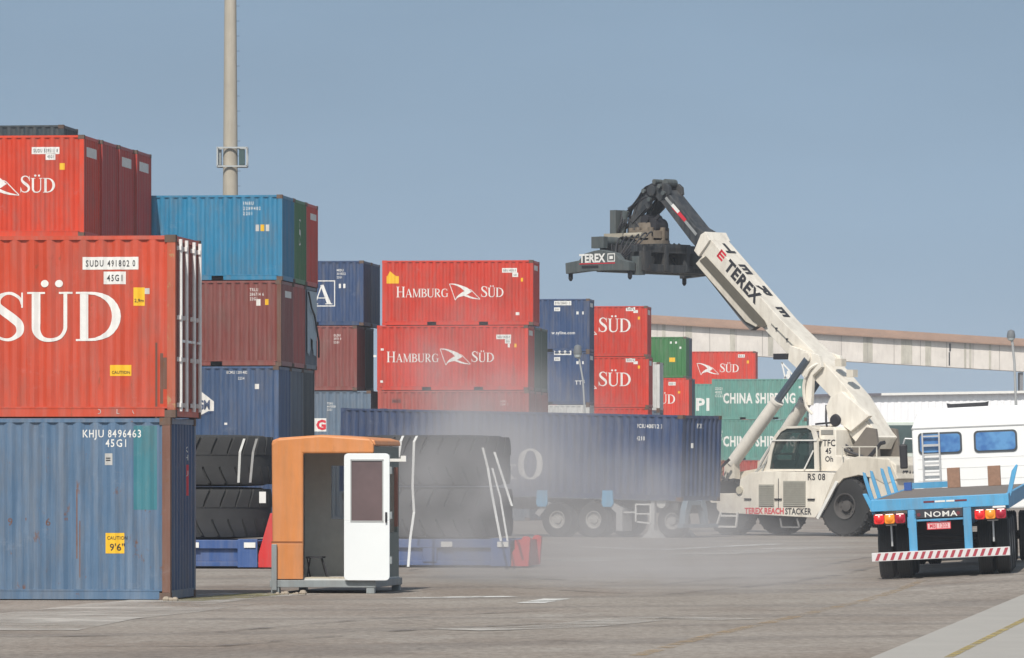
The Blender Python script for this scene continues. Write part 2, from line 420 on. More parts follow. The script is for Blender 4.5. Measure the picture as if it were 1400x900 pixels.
def container(s, px, tier, Lc=L20, H=HS, col='red', label='', group=None, row=0, door=False, post=None, zbase=None, yaw=YAW, roll=None, end=None, dx=0):
    """px = photo column of the near right-hand corner at scale s; tier counts from the ground; row = stacks further back"""
    m = cont_meshes(Lc, H); X, Y = W(px, s); a = radians(yaw)
    hl, hw = Lc/2, CW/2
    ox = X + dx - (hl*cos(a) + hw*sin(a)) ; oy = Y - (hl*sin(a) - hw*cos(a))
    ox += -row*2.52*sin(a); oy += row*2.52*cos(a)
    z = tier*(H+.002)+.003 if zbase is None else zbase
    t = thing('shipping_container', label, 'shipping container', (ox, oy, z), yaw, group)
    if roll: t.rotation_euler = (0, radians(roll), radians(yaw))
    P = MAT[col]; PO = MAT[post] if post else P
    link_mesh('side_panel', m['side'], P, t); link_mesh('side_panel', m['back'], P, t)
    link_mesh('roof', m['roof'], P, t); link_mesh('frame', m['frame'], P, t); link_mesh('corner_post', m['post'], PO, t); link_mesh('floor', m['floor'], mdark, t)
    E = MAT[end] if end else P
    if door:
        link_mesh('end_panel', m['end_l'], P, t)
        d1 = link_mesh('door', m['doorA'], E, t); d2 = link_mesh('door', m['doorB'], E, t)
        for i in range(4): link_mesh('locking_rod', m['rod%d' % i], mrod, d1 if i < 2 else d2)
    else:
        link_mesh('end_panel', m['end_l'], P, t); link_mesh('end_panel', m['end_r'], E, t)
    for sx_ in (-1, 1):
        for sy in (-1, 1):
            for zz in (0, H-.118):
                c = link_mesh('corner_casting', m['cast'], mcast if post or (sx_ > 0) else P, t); c.location = (sx_*(hl-.0885), sy*(hw-.0805), zz)
    c = Cont(); c.t = t; c.s = s; c.px = px; c.z = z; c.L = Lc; c.H = H; c.m = m; c.door = door
    c.k = s*cos(a)*(1)
    return c
def side(c, name, dec, x, y, mat=None, right=False, center=False, lift=.003):
    """artwork on the camera-facing side; x, y = photo column / row of its lower left corner"""
    u = c.L/2 - (c.px - x)/c.k; v = (HOR-y)/c.s + CAMH - c.z
    if right: u -= dec.w
    if center: u -= dec.w/2
    xs = c.m['xs']; hw = CW/2
    f = lambda a, b, l: (a, -hw+.008-lift-l*.0012+corr_at(xs, a), b)
    return put(c.t, name, shift(dec, u, v), mat or mwhite, f, [q[0] for q in xs])
def endd(c, name, dec, y, z, mat=None, flat=False):
    """artwork on the right-hand end, y across from the middle, z up from its floor"""
    ys = c.m['ys']; hl = c.L/2
    if flat or c.door: f = lambda a, b, l: (hl-.018, a, b)
    else: f = lambda a, b, l: (hl-.012+.003+l*.001-corr_at(ys, a), a, b)
    return put(c.t, name, shift(dec, y, z), mat or mwhite, f, [] if flat or c.door else [q[0] for q in ys])
def number(c, x, y, line1, line2='', h=.12, plate=False, sq=.75, sp=1.15, mat=None, line3=''):
    """identification number, lines stacked under each other; x, y = left end and foot of the first line"""
    hp = h*c.s
    for i, ln in enumerate((line1, line2, line3)):
        if not ln: continue
        d = sans(ln, h, .012, sp, sq); off = (0 if i == 0 else (d0.w*c.k*.55 if plate else 0))
        if i == 0: d0 = d
        yy = y + i*hp*1.55
        if plate:
            side(c, 'number_plate', rectd(-.05, d.w+.05, -.05, h+.05), x+off, yy, mwhite)
            side(c, 'number', d, x+off, yy, mblack, lift=.008)
        else: side(c, 'number', d, x+off, yy, mat or mwhite)
def small(c, x, y, w_, h_, mat=None, txt=None):
    side(c, 'sticker', rectd(0, w_/c.s, 0, h_/c.s), x, y, mat or mwhite)
    if txt:
        d = sans(txt, min(h_/c.s*.6, .3), .01); k = min(1, w_/c.s*.85/max(d.w, .01))
        side(c, 'sticker_text', shift(d, 0, 0, k=k), x+w_*.08, y-h_*.2, mblack, lift=.008)
def suedline(c, x, y, cap, words=True):
    """company line: name in small capitals, emblem, second word; x, y = left foot"""
    if words:
        d = serif('HAMBURG', cap*.98, .8, .01); side(c, 'lettering', d, x, y); x1 = x + d.w*c.k + cap*.05*c.s
        e = emblem(cap*1.55); side(c, 'emblem', shift(e, 0, -cap*.3), x1, y); x2 = x1 + e.w*c.k + cap*.05*c.s
        side(c, 'lettering', serif('SÜD', cap, .86, .0), x2, y)

# paints
paint('red_a', (.54, .062, .024), .4, .28); paint('red_b', (.62, .045, .010), .12, .10); paint('red_c', (.62, .038, .014), .2, .16); paint('rust_flaky', (.45, .10, .05), 1.1, .3, .8, (.36, .22, .10))
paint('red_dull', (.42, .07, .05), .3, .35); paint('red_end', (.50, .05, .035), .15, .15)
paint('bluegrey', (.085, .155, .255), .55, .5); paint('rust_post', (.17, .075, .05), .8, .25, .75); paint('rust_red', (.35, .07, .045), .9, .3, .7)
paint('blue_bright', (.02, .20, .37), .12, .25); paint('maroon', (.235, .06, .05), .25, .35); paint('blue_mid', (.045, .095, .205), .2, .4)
paint('navy', (.03, .065, .16), .1, .25); paint('navy_k', (.04, .068, .15), .1, .3); paint('slate', (.09, .12, .16), .3, .35)
paint('green', (.03, .17, .04), .1, .3); paint('green_dark', (.02, .07, .04), .15, .2); paint('teal', (.13, .33, .28), .1, .35)
paint('grey_blue', (.12, .17, .235), .2, .4); paint('dark_slate', (.03, .045, .055), .3, .2); paint('offwhite', (.6, .6, .58), .2, .2)
paint('teal_patch', (.05, .21, .26), .1, .2)

# --- front pile, two high
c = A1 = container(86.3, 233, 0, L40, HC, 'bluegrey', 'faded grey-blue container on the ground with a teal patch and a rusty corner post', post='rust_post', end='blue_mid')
pd = rectd(0, (215-183)/86.3, 0, (697-582)/86.3); side(c, 'repaint_patch', pd, 182, 697, MAT['teal_patch'], lift=.0015)
number(c, 111, 598, 'KHJU 8496463', '', .12, sp=1.18, sq=.78); number(c, 143, 611, '45G1', '', .12, sp=1.25, sq=.8)
small(c, 142, 636, 11, 16, MAT['offwhite'], '=')
small(c, 143, 757, 26, 28, myel); side(c, 'sticker_text', sans('CAUTION', .055, .004, 1, .95), 145, 738, mblack, lift=.008); side(c, 'sticker_text', sans('9\'6"', .11, .01), 149, 753, mblack, lift=.008)
for x in (8, 32, 60, 86): side(c, 'old_letter', sans({8: '9', 32: "'", 60: '6', 86: '"'}[x], .12, .0), x, 719, MAT['rust_post'], lift=.002)
side(c, 'rust_streak', join(rectd(0, .02, .3, 1.4), rectd(.05, .065, 0, .9)), 103, 790, MAT['rust_post'], lift=.002)
endd(c, 'end_number', sans('K\nH\nJ\nU', .09, .01), .45, 2.35); endd(c, 'end_sticker', rectd(0, .10, 0, .5), .45, 1.65, mredtxt)
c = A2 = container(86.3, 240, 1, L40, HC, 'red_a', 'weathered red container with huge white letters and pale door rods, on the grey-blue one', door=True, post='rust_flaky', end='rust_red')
D = shift(serif('SÜD', .78, 1, .01), 0, 0, kx=1.13); sx0 = 166.5 - D.w*c.k; side(c, 'lettering', D, sx0, 466)
e = emblem(1.3); side(c, 'emblem', shift(e, 0, -.25), sx0-e.w*c.k-9, 466); D = serif('HAMBURG', .8, .85, .01); side(c, 'lettering', D, sx0-e.w*c.k-18-D.w*c.k, 466)
number(c, 116, 364, 'SUDU 491802 0', '', .10, True, .66, 1.3); number(c, 145, 384, '45G1', '', .10, True, .7, 1.3)
small(c, 182, 418, 15, 25, myel, '2,9m'); small(c, 197, 402, 7, 8, MAT['offwhite']); small(c, 149, 514, 30, 15, myel, 'CAUTION')
for i, x in enumerate((212, 218, 222)): side(c, 'rust_streak', rectd(0, .03+.02*i, 0, (1.2, .8, .5)[i]), x, 572-20*i, MAT['rust_post'], lift=.002)
side(c, 'chalk_scrawl', sans('C O B A L  B A', .08, -.01), 120, 566, MAT['offwhite'], lift=.002)

# --- second row, four deep, four high
hidg = 'containers in the hidden lower tiers'
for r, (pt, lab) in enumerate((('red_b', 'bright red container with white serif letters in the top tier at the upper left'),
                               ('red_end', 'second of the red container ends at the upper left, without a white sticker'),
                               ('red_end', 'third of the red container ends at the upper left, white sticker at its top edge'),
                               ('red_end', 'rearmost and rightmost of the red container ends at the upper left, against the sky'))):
    for t_ in range(4):
        top = t_ == 3
        c = container(48, 115, t_, L40, HC, pt if top else ('red_b', 'maroon', 'blue_mid')[(t_+r) % 3], lab if top else 'container hidden in the lower tiers behind the left pile', row=r, dx=(0, .06, .10, .17)[r], group='red containers of the upper left row' if top else hidg)
        if top and r == 0:
            D = serif('SÜD', .48, .86, 0); side(c, 'lettering', D, 26, 263); e = emblem(.72)
            side(c, 'emblem', shift(e, 0, -.12), 25-e.w*c.k, 263); D = serif('HAMBURG', .48, .8, .01); side(c, 'lettering', D, 20-(e.w+D.w)*c.k, 263)
            number(c, 45, 208, 'SUDU 539511 8', '', .10, True, .6, 1.25); number(c, 64, 216, '45G1', '', .09, True, .6, 1.2); small(c, 81, 232, 7, 9, myel)
        if top and r != 1: endd(c, 'end_sticker', rectd(-.8, .8, 0, .28), 0, 2.3, mwhite)
for t_ in range(5):
    container(43.2, 87, t_, L40, HS, 'dark_slate', 'dark slate container whose top edge just shows above the red ones at the upper left' if t_ == 4 else 'container hidden in the lower tiers behind the left pile', group=None if t_ == 4 else hidg)

# --- third row: blue over maroon over blue
spec = [('navy', 'slate', 'slate'), ('blue_mid', 'slate', 'dark_slate'), ('maroon', 'red_dull', 'slate'), ('blue_bright', 'green', 'red_c')]
labs = {(3,0): 'bright blue container with white numbers, on the maroon one beside the lighting mast', (3,1): 'green container end between the bright blue and the red one on top',
        (3,2): 'red container end right of the narrow green one, top tier', (2,0): 'maroon container under the bright blue one', (2,1): 'dull red container end under the green one',
        (2,2): 'open framed container with a torn pale tarpaulin at its end', (1,0): 'mid-blue container with a white emblem plate, above the giant tyres',
        (1,1): 'dark slate container end beside the mid-blue container', (1,2): 'darkest slate container end behind the orange cabin roof'}
for t_ in range(4):
    for r in range(3):
        lb = labs.get((t_, r)); pxx = (381, 381, 384.5, 386)[t_]
        c = container(45.2, pxx, t_, L20, HS, spec[t_][r], lb or 'container hidden in the lower tiers behind the giant tyres', row=r, group=None if lb else hidg, post='rust_post' if (t_, r) == (2, 0) else None)
        if (t_, r) == (3, 0):
            number(c, 332, 280, 'INBU', '2289402', .10, sp=1.5, sq=.75, line3='2201'); 
            for i, mm in enumerate(('offwhite', None, 'offwhite')): small(c, 349+7*i, 316, 5, 9, myel if i == 1 else MAT[mm])
        if (t_, r) == (3, 1): endd(c, 'end_lettering', serif('S', .8), -.3, 1.2)
        if (t_, r) in ((3, 2), (2, 0)): endd(c, 'end_sticker', rectd(-.6, .6, 0, .2), .3, 2.1)
        if (t_, r) == (2, 0):
            number(c, 341, 398, 'TRLU', '286714 6', .09, sp=1.2, line3='22G1'); small(c, 350, 418, 6, 9); small(c, 362, 417, 5, 8, myel)
        if (t_, r) == (2, 2):
            m = MB(); random.seed(4); n = 9
            pts = [(-1.05+2.1*i/n) for i in range(n+1)]
            for i in range(n):
                b0, b1 = .35+random.random()*.7, .35+random.random()*.7
                m.add([(3.06+.03*sin(i*2), pts[i], b0), (3.06+.03*sin(i*2+2), pts[i+1], b1), (3.05, pts[i+1], 2.45), (3.05, pts[i], 2.45)], [(0,1,2,3)])
            m.build('tarpaulin', plain('tarp', (.42, .5, .55), .7), c.t, fix=False)
            m = MB(); m.path([(3.1, -1.1, 2.4), (3.14, -.7, 1.9), (3.1, .2, 1.7), (3.13, .9, .9), (3.1, 1.1, .4)], .03); m.build('loose_strap', mdark, c.t)
        if (t_, r) == (1, 0):
            number(c, 309, 511, 'ECMU 1201482', '', .085, sp=1.1, sq=.75); number(c, 325, 519, '2254', '', .08); small(c, 348, 532, 6, 7)
            k = 1/45.2
            q = Dec(); q.poly([(0, 0), (0, 34*k), (6*k, 36*k), (24*k, 22*k), (24*k, 9*k), (16*k, 9*k)]); side(c, 'emblem', q, 268, 571)
            side(c, 'lettering', sans('CGM', .27, .035, .92, .66), 262, 559.5, MAT['navy'], lift=.009)
            q = Dec(); q.poly([(0, 0), (0, .05), (.5, .2), (.5, .15)]); side(c, 'emblem_stripe', q, 268, 571, MAT['navy'], lift=.009)
            small(c, 306, 581, 4, 3)

# --- fourth row: navy / maroon / grey pile and the red pile
spec = [('slate', 'slate'), ('grey_blue', 'slate'), ('maroon', 'slate'), ('navy', 'navy')]
labs = {(3,0): 'navy container with a big white letter in a frame, left of the top red one', (3,1): 'navy container end directly behind the framed-letter one', (2,0): 'maroon container under the navy one, left of the lower red lettered one',
        (2,1): 'slate container end behind the right-hand maroon one', (1,0): 'grey-blue container with a red letter on a white square'}
for t_ in range(4):
    for r in range(2):
        lb = labs.get((t_, r))
        c = container(34.3, (507, 507, 488, 497)[t_], t_, L20, HS, spec[t_][r], lb or 'container hidden in the lower tiers behind the trailer', row=r, group=None if lb else hidg)
        if (t_, r) == (3, 0):
            d = shift(serif('SA', .78, 1, .02), 0, 0, kx=1.25); side(c, 'lettering', d, 455-d.w*c.k, 416)
            side(c, 'lettering_frame', join(rectd(0, 1.7, 0, .04), rectd(0, 1.7, 1.0, 1.04), rectd(1.66, 1.7, .04, 1.0)), 458-1.7*c.k, 419)
            number(c, 460, 371, 'MEDU', '3018552', .09, line3='22G1', sp=1.1); small(c, 463, 394, 3, 6); small(c, 469, 394, 3, 6)
        if (t_, r) == (2, 0): number(c, 456, 460, 'GLDU', '2971 0', .09, line3='22G1')
        if (t_, r) == (1, 0):
            small(c, 429, 590, 17, 18); side(c, 'lettering', sans('G', .36, .05, 1, 1.05), 432, 587, mredtxt, lift=.009)
            number(c, 447, 553, 'TEXU', '4470328', .08, line3='22G1')
spec = [('slate', 'slate', 'slate'), ('red_dull', 'red_dull', 'red_dull'), ('red_c', 'green_dark', 'green_dark'), ('red_c', None, None)]
labs = {(3,0): 'bright red container with a white name line and yellow sticker, topmost of its pile', (2,0): 'red container with a white name line directly under the topmost one',
        (2,1): 'dark green container end right behind the lower lettered red one', (2,2): 'dark green container end farthest back beside the navy lettered pile',
        (1,0): 'dull red container whose top strip shows over the long navy one', (1,1): 'dull red container end in the strip above the long navy one, nearer', (1,2): 'dull red container end in the strip above the long navy one, farther'}
for t_ in range(4):
    for r in range(3):
        if spec[t_][r] is None: continue
        lb = labs.get((t_, r)); pxx = (724, 723, 722, 729)[t_]
        c = container(34.4, pxx, t_, L20, HS, spec[t_][r], lb or 'container hidden in the lower tiers behind the trailer', row=r, group=None if lb else hidg)
        if r == 0 and t_ >= 2:
            x0, y0 = ((541, 406) if t_ == 3 else (528, 495)); suedline(c, x0, y0, .43)
            number(c, (688, 680)[3-t_], (371, 462)[3-t_], 'SUDU 145332 0', '', .08, True, .6, 1.1); number(c, (702, 692)[3-t_], (377, 468)[3-t_], '22G1', '', .07, True, .6)
            endd(c, 'end_sticker', rectd(-.8, .5, 0, .2), .1, 2.2)
            if t_ == 3:
                small(c, 528, 387, 17, 10, myel); side(c, 'sticker', Dec().poly([(0, 0), (.35, 0), (.1, .2)]), 529, 377, myel); small(c, 712, 385, 3, 5, myel); small(c, 705, 431, 5, 4)
            else:
                for x, y in ((520, 479), (510, 488), (519, 523)): small(c, x, y, 4, 3)
                small(c, 694, 475, 3, 5); small(c, 703, 475, 3, 5, myel)
        if (t_, r) == (1, 0): number(c, 684, 550, 'HLXU', '32061 2', .08); small(c, 535, 551, 13, 6, MAT['maroon'], 'FESCO')

# --- navy pile, red pile, green pile, red far container
for t_ in range(4):
    lb = {3: 'navy container with three white number bars, topmost left of the upper tall-lettered red one', 2: 'navy container with a white number plate under the topmost navy one, behind a street lamp', 1: 'off-white container whose top strip shows between red ones over the long navy one'}.get(t_)
    c = container(28, 806, t_, L20, HS, ('slate', 'offwhite', 'navy', 'navy')[t_], lb or 'container hidden in the lower tiers behind the trailer', group=None if lb else hidg)
    if t_ >= 2:
        y = (416, 484)[3-t_]
        number(c, 759, y, 'SYSU 286511 2', '', .11, True, .66, 1.15); number(c, 759, y+8, '22G1', '', .08, True); small(c, 788, y+14, 3, 4); small(c, 796, y+14, 2, 4)
        endd(c, 'end_sticker', rectd(-.8, .6, 0, .2), .1, 2.2)
        if t_ == 3: side(c, 'lettering', sans('w.syline.com', .15, .012, 1.05), 754, 457)
        else: side(c, 'lettering', sans('TTF', .2, .01), 786, 526)
for t_ in range(4):
    lb = {3: 'red container with tall white letters, topmost beside the conveyor gallery', 2: 'red container with tall white letters, second from the top, right of the lamp', 1: 'red container whose top edge shows under the two tall-lettered ones'}.get(t_)
    c = container(26.8, (884, 886, 887, 885)[t_], t_, L40, HS, ('slate', 'red_c', 'red_c', 'red_c')[t_], lb or 'container hidden in the lower tiers behind the trailer', group=None if lb else hidg)
    if t_ >= 2:
        D = serif('SÜD', .74, .93, 0); y = (454, 528)[3-t_]; side(c, 'lettering', D, 818, y); e = emblem(1.1); side(c, 'emblem', shift(e, 0, -.2), 816-e.w*c.k, y)
        number(c, 857, (424, 494)[3-t_], 'SUDU 6', '', .1, True, .7); small(c, 866, (428, 498)[3-t_], 6, 4); small(c, 872, (437, 504)[3-t_], 3, 4, myel)
        endd(c, 'end_sticker', rectd(-.8, .6, 0, .25), .1, 2.15)
c = container(25.5, 902, 2, L20, HS, 'offwhite', 'pale grey container end wedged beside the tall-lettered red pile', zbase=.003+2*2.593)
for t_ in range(2): container(25.5, 902, t_, L20, HS, 'slate', 'container hidden in the lower tiers behind the trailer', group=hidg)
for t_ in range(4):
    for r in range(2):
        lb = {(3,0): 'green container on top of a red one, below the conveyor gallery', (3,1): 'slate container end behind the green container', (2,0): 'red container with white letters directly under the green one', (2,1): 'slate container end behind the red one under the green container'}.get((t_, r))
        c = container(21.7, (942, 942, 942, 938)[t_], t_, L20, HS, (('slate', 'slate'), ('slate', 'slate'), ('red_c', 'slate'), ('green', 'slate'))[t_][r], lb or 'container hidden in the lower tiers behind the trailer', row=r, group=None if lb else hidg)
        if (t_, r) == (3, 0):
            for x, y in ((916, 470), (923, 470), (929, 477)): small(c, x, y, 2.5, 3)
            small(c, 915, 495, 8, 6, myel)
        if (t_, r) == (2, 0):
            D = serif('SÜD', .62, .93, 0); side(c, 'lettering', D, 893, 552); number(c, 915, 526, 'SUD 1', '', .12, True); small(c, 927, 538, 3, 3, myel)
for t_ in range(4):
    lb = {3: 'red container with a white emblem and letters above the sea-green ones', 2: 'red container under the farthest lettered red one, mostly covered by sea-green ones'}.get(t_)
    c = container(19.3, 1033, t_, L20, HS, ('slate', 'slate', 'red_dull', 'red_c')[t_], lb or 'container hidden in the lower tiers behind the trailer', group=None if lb else hidg)
    if t_ == 3:
        e = emblem(.85); D = serif('SÜD', .62, .9, 0); side(c, 'lettering', D, 984, 509); side(c, 'emblem', shift(e, 0, -.2), 983-e.w*c.k, 509); number(c, 1010, 488, 'SUD 2', '', .12, True); small(c, 1021, 497, 3, 4, myel)
for t_ in range(3):
    lb = {2: 'sea-green container with white capitals, upper of the stacked pair', 1: 'sea-green container with white capitals, lower of the stacked pair', 0: 'dull red container beneath the lower sea-green container'}[t_]
    c = container(21.5, 1103, t_, L20, HS, ('red_dull', 'teal', 'teal')[t_], lb)
    if t_:
        y = (551, 610)[2-t_]; side(c, 'lettering', sans('CHINA SHIPPING', .62, .035, 1.12, .62), 989, y); side(c, 'small_text', sans('22G1\n4302\nCCLU', .16, .01), 978, y-18)
        small(c, 1092, y-20, 3, 3)
for t_ in range(3):
    lb = 'sea-green container with two white capitals showing, left of the stacked pair' if t_ == 2 else 'sea-green container below, in the gap left of the stacked pair' if t_ == 1 else None
    c = container(20.3, 1010, t_, L20, HS, ('slate', 'teal', 'teal')[t_], lb or 'container hidden in the lower tiers behind the trailer', group=None if lb else hidg, dx=0)
    if t_ == 2: d = sans('CHINA SHIPPI', .8, .035, 1.12, 1.06); side(c, 'lettering', d, 970-d.w*c.k, 561)
# ------------------------------------------------------------------ ground
def sstep(a, b, x): t = min(1, max(0, (x-a)/(b-a))); return t*t*(3-2*t)
def gz(x, y):                               # the yard rises gently towards the right, under the flatbed
    return .05*min(3.6, max(0, x-6.55)) * sstep(84, 96, y) * (1-sstep(118, 134, y))
def ground_mat():
    m, n, b = nodes('asphalt'); t = n.nodes.new('ShaderNodeTexCoord'); v = t.outputs['Object']
    base = mix(n, ramp(n, [(.35, (0,0,0)), (.65, (1,1,1))], noise(n, v, .09, 5)), (.235, .195, .165), (.30, .27, .24))
    c = mix(n, ramp(n, [(.42, (0,0,0)), (.62, (.8,.8,.8))], noise(n, v, .35, 6, .65, (.55, .35, 1))), base, (.325, .295, .265))
    c = mix(n, ramp(n, [(.5, (0,0,0)), (.7, (.55,)*3)], noise(n, v, 1.3, 6, .7, (.5, .25, 1))), c, (.19, .158, .135))
    c = mix(n, ramp(n, [(.58, (0,0,0)), (.72, (.5,)*3)], noise(n, v, .5, 7, .7, (.8, .2, 1))), c, (.42, .40, .37))
    # tyre tracks sweeping across
    wv = n.nodes.new('ShaderNodeTexWave'); wv.inputs['Scale'].default_value = .05; wv.inputs['Distortion'].default_value = 9; wv.inputs['Detail'].default_value = 3
    mp = n.nodes.new('ShaderNodeMapping'); mp.inputs['Rotation'].default_value = (0, 0, 1.2); n.links.new(v, mp.inputs[0]); n.links.new(mp.outputs[0], wv.inputs['Vector'])
    c = mix(n, ramp(n, [(.8, (0,0,0)), (.95, (.35,)*3)], wv.outputs[0]), c, (.17, .155, .145))
    fine = mix(n, ramp(n, [(.3, (0,0,0)), (.7, (1,1,1))], noise(n, v, 9, 6, .8, (1, .3, 1))), (.66, .64, .62), (1.22, 1.22, 1.2)); c = mix(n, 1.0, c, fine, 'MULTIPLY')
    oil = ramp(n, [(.66, (0,0,0)), (.74, (.45,)*3)], noise(n, v, .8, 5, .6, (.7, .5, 1))); c = mix(n, oil, c, (.10, .09, .085))
    vr = n.nodes.new('ShaderNodeTexVoronoi'); vr.feature = 'DISTANCE_TO_EDGE'; vr.inputs['Scale'].default_value = .16
    wn = n.nodes.new('ShaderNodeVectorMath'); wn.operation = 'ADD'; n.links.new(v, wn.inputs[0]); nz = n.nodes.new('ShaderNodeTexNoise'); nz.inputs['Scale'].default_value = .8; n.links.new(v, nz.inputs['Vector'])
    sc_ = n.nodes.new('ShaderNodeVectorMath'); sc_.operation = 'SCALE'; sc_.inputs['Scale'].default_value = 1.6; n.links.new(nz.outputs['Color'], sc_.inputs[0]); n.links.new(sc_.outputs[0], wn.inputs[1]); n.links.new(wn.outputs[0], vr.inputs['Vector'])
    c = mix(n, ramp(n, [(.0, (.25,)*3), (.010, (0,0,0))], vr.outputs['Distance']), c, (.07, .06, .055))
    n.links.new(c, b.inputs['Base Color']); b.inputs['Roughness'].default_value = .92; b.inputs['Specular IOR Level'].default_value = .2
    bp = n.nodes.new('ShaderNodeBump'); bp.inputs['Strength'].default_value = .5; bp.inputs['Distance'].default_value = .05
    n.links.new(noise(n, v, 6, 5), bp.inputs['Height']); n.links.new(bp.outputs[0], b.inputs['Normal']); return m
xs = [-1500, -600, -200, -60] + [-30+i*3 for i in range(12)] + [5, 5.5, 6, 6.55, 7, 7.5, 8, 8.5, 9, 9.5, 10.15, 11, 13, 16, 25, 60, 200, 600, 1500]
ys = [-100, 0, 40, 60, 70] + [80+i*2 for i in range(30)] + [145, 160, 200, 300, 500, 900, 1500, 2200]
g = MB(); nx = len(xs); g.add([(x, y, gz(x, y)) for y in ys for x in xs], [(j*nx+i, j*nx+i+1, (j+1)*nx+i+1, (j+1)*nx+i) for j in range(len(ys)-1) for i in range(nx-1)])
ground = tag(g.build('ground', ground_mat(), smooth=True, fix=False), kind='structure')
def sheet_on_ground(name, pts, mat, lift=.006, n=1):
    """thin painted or spilled sheet given as a strip of left / right edge points"""
    m = MB(); v = []
    for (ax, ay), (bx, by) in pts:
        for k in range(5):
            t = k/4; x = ax+(bx-ax)*t; y = ay+(by-ay)*t; v.append((x, y, gz(x, y)+lift))
    m.add(v, [(i*5+k, i*5+k+1, (i+1)*5+k+1, (i+1)*5+k) for i in range(len(pts)-1) for k in range(4)])
    return tag(m.build(name, mat, fix=False), kind='structure')
def gpt(px, py):                            # photo pixel on flat ground
    s = (py-HOR)/CAMH; return ((px-700)/s, F/s)
def worn(name, col, thr=.5, sc=1.0, sharp=.06):
    m, n, b = nodes(name); t = n.nodes.new('ShaderNodeTexCoord')
    b.inputs['Base Color'].default_value = (*col, 1); b.inputs['Roughness'].default_value = .9
    n.links.new(ramp(n, [(thr-sharp, (0,0,0)), (thr+sharp, (1,1,1))], noise(n, t.outputs['Object'], sc, 7, .75)), b.inputs['Alpha']); return m
mline = worn('worn_white_paint', (.62, .61, .58), .47, 1.4); myl = worn('worn_yellow_paint', (.42, .29, .15), .57, 1.6, .12); mdust = worn('pale_dust', (.46, .43, .39), .5, .35, .14)
mgrass = worn('sparse_weeds', (.21, .19, .07), .5, 1.2, .08)
def strip(name, pix, mat, half, lift=.006):  # strip along photo points on the ground, half width in metres
    P_ = [Vector(gpt(*p)) for p in pix]; out_ = []
    for i in range(len(P_)-1):
        for k in range(6):
            out_.append(P_[i].lerp(P_[i+1], k/6))
    out_.append(P_[-1]); rows = []
    for i, p in enumerate(out_):
        d = (out_[min(i+1, len(out_)-1)]-out_[max(i-1, 0)]).normalized(); q = Vector((-d.y, d.x))*half
        rows.append(((p-q)[:], (p+q)[:]))
    return sheet_on_ground(name, rows, mat, lift)
strip('painted_line', [(548, 818), (620, 817), (700, 816)], mline, .35)
strip('painted_line', [(725, 825), (762, 819)], mline, .22)
strip('painted_line', [(800, 748), (900, 752), (1060, 744)], mline, .3)
strip('painted_line', [(750, 768), (880, 762), (1130, 748)], mdust, .9, .005)
strip('yellow_line', [(870, 897), (960, 872), (1080, 845), (1180, 822), (1262, 797)], myl, .10)
strip('dust_patch', [(-30, 862), (60, 846), (150, 837), (235, 826)], mdust, 1.3, .007)
strip('dust_patch', [(180, 830), (280, 818), (372, 812)], mdust, .9, .008)
strip('weed_strip', [(240, 822), (300, 818), (372, 812)], mgrass, .45, .010)
# pavement slab with kerb at the lower right
mconc = plain('concrete', (.36, .34, .31), .9, .12, .8)
def pv(px, py): s = (py-HOR)/(CAMH-.10); return Vector(((px-700)/s, F/s))
e0, e1 = pv(1160, 915), pv(1420, 806); d_ = (e1-e0).normalized(); e0 -= d_*30; e1 += d_*3.5
nrm_ = Vector((d_.y, -d_.x)); m = MB()
q = [e0, e0+nrm_*14, e1+nrm_*14, e1]
m.add([(p.x, p.y, -.2) for p in q]+[(p.x, p.y, .13) for p in q], [(0,1,2,3),(7,6,5,4),(0,4,5,1),(1,5,6,2),(2,6,7,3),(3,7,4,0)])
tag(m.build('pavement', mconc, bevel=.02), kind='structure')
m = MB(); a0, a1 = pv(1290, 903), pv(1410, 843); dd = (a1-a0).normalized(); nn = Vector((dd.y, -dd.x)); a1 += dd*3
zz = .134; m.add([(*(a0)[:], zz), (*(a0+nn*.10)[:], zz), (*(a1+nn*.10)[:], zz), (*(a1)[:], zz)], [(0,1,2,3)])
tag(m.build('yellow_line', worn('pavement_yellow', (.38, .29, .10), .47, 2.5, .12), fix=False), kind='structure')

# ------------------------------------------------------------------ lighting mast at the left
mastc = paint('mast_concrete', (.42, .38, .31), .05, .5, .9, (.2, .17, .13), dirt=(.28, .25, .21))
X, Y = W(315, 41); t = thing('lighting_mast', 'tall tapering concrete mast with a small grey bracket frame, rising behind the blue container', 'mast', (X, Y, 0))
m = MB(); m.tube((0, 0, 0), (0, 0, 30), .34, .10, 24); m.build('pole', mastc, t, smooth=True)
z0 = (HOR-228)/41+CAMH; m = MB()
for z in (z0, z0+.62):
    m.beam((-.42, -.3, z), (.56, -.3, z), .05, .05); m.beam((-.42, .3, z), (.56, .3, z), .05, .05); m.beam((-.42, -.3, z), (-.42, .3, z), .05, .05); m.beam((.56, -.3, z), (.56, .3, z), .05, .05)
for x in (-.42, .56):
    for y in (-.3, .3): m.beam((x, y, z0), (x, y, z0+.62), .05, .05)
m.build('bracket_frame', plain('mast_steel', (.4, .42, .42), .5), t)
m = MB(); m.box(.30, .48, -.28, .1, z0+.05, z0+.57); m.build('control_box', plain('box_green', (.05, .09, .09), .6), t)
m = MB(); m.box(-.40, -.30, -.2, .2, z0+.05, z0+.57); m.build('control_box', plain('box_grey', (.25, .27, .27), .6), t)
m = MB()
for k in range(46):
    z = 5+k*.5; r = .34-.24*z/30; m.tube((r*.8, -.05, z), (r+.10, -.05, z), .007, n=6)
m.build('climbing_rungs', mdark, t)
for zz, k in ((14.6, 0), (11.6, 1), (20, 2)):
    pass

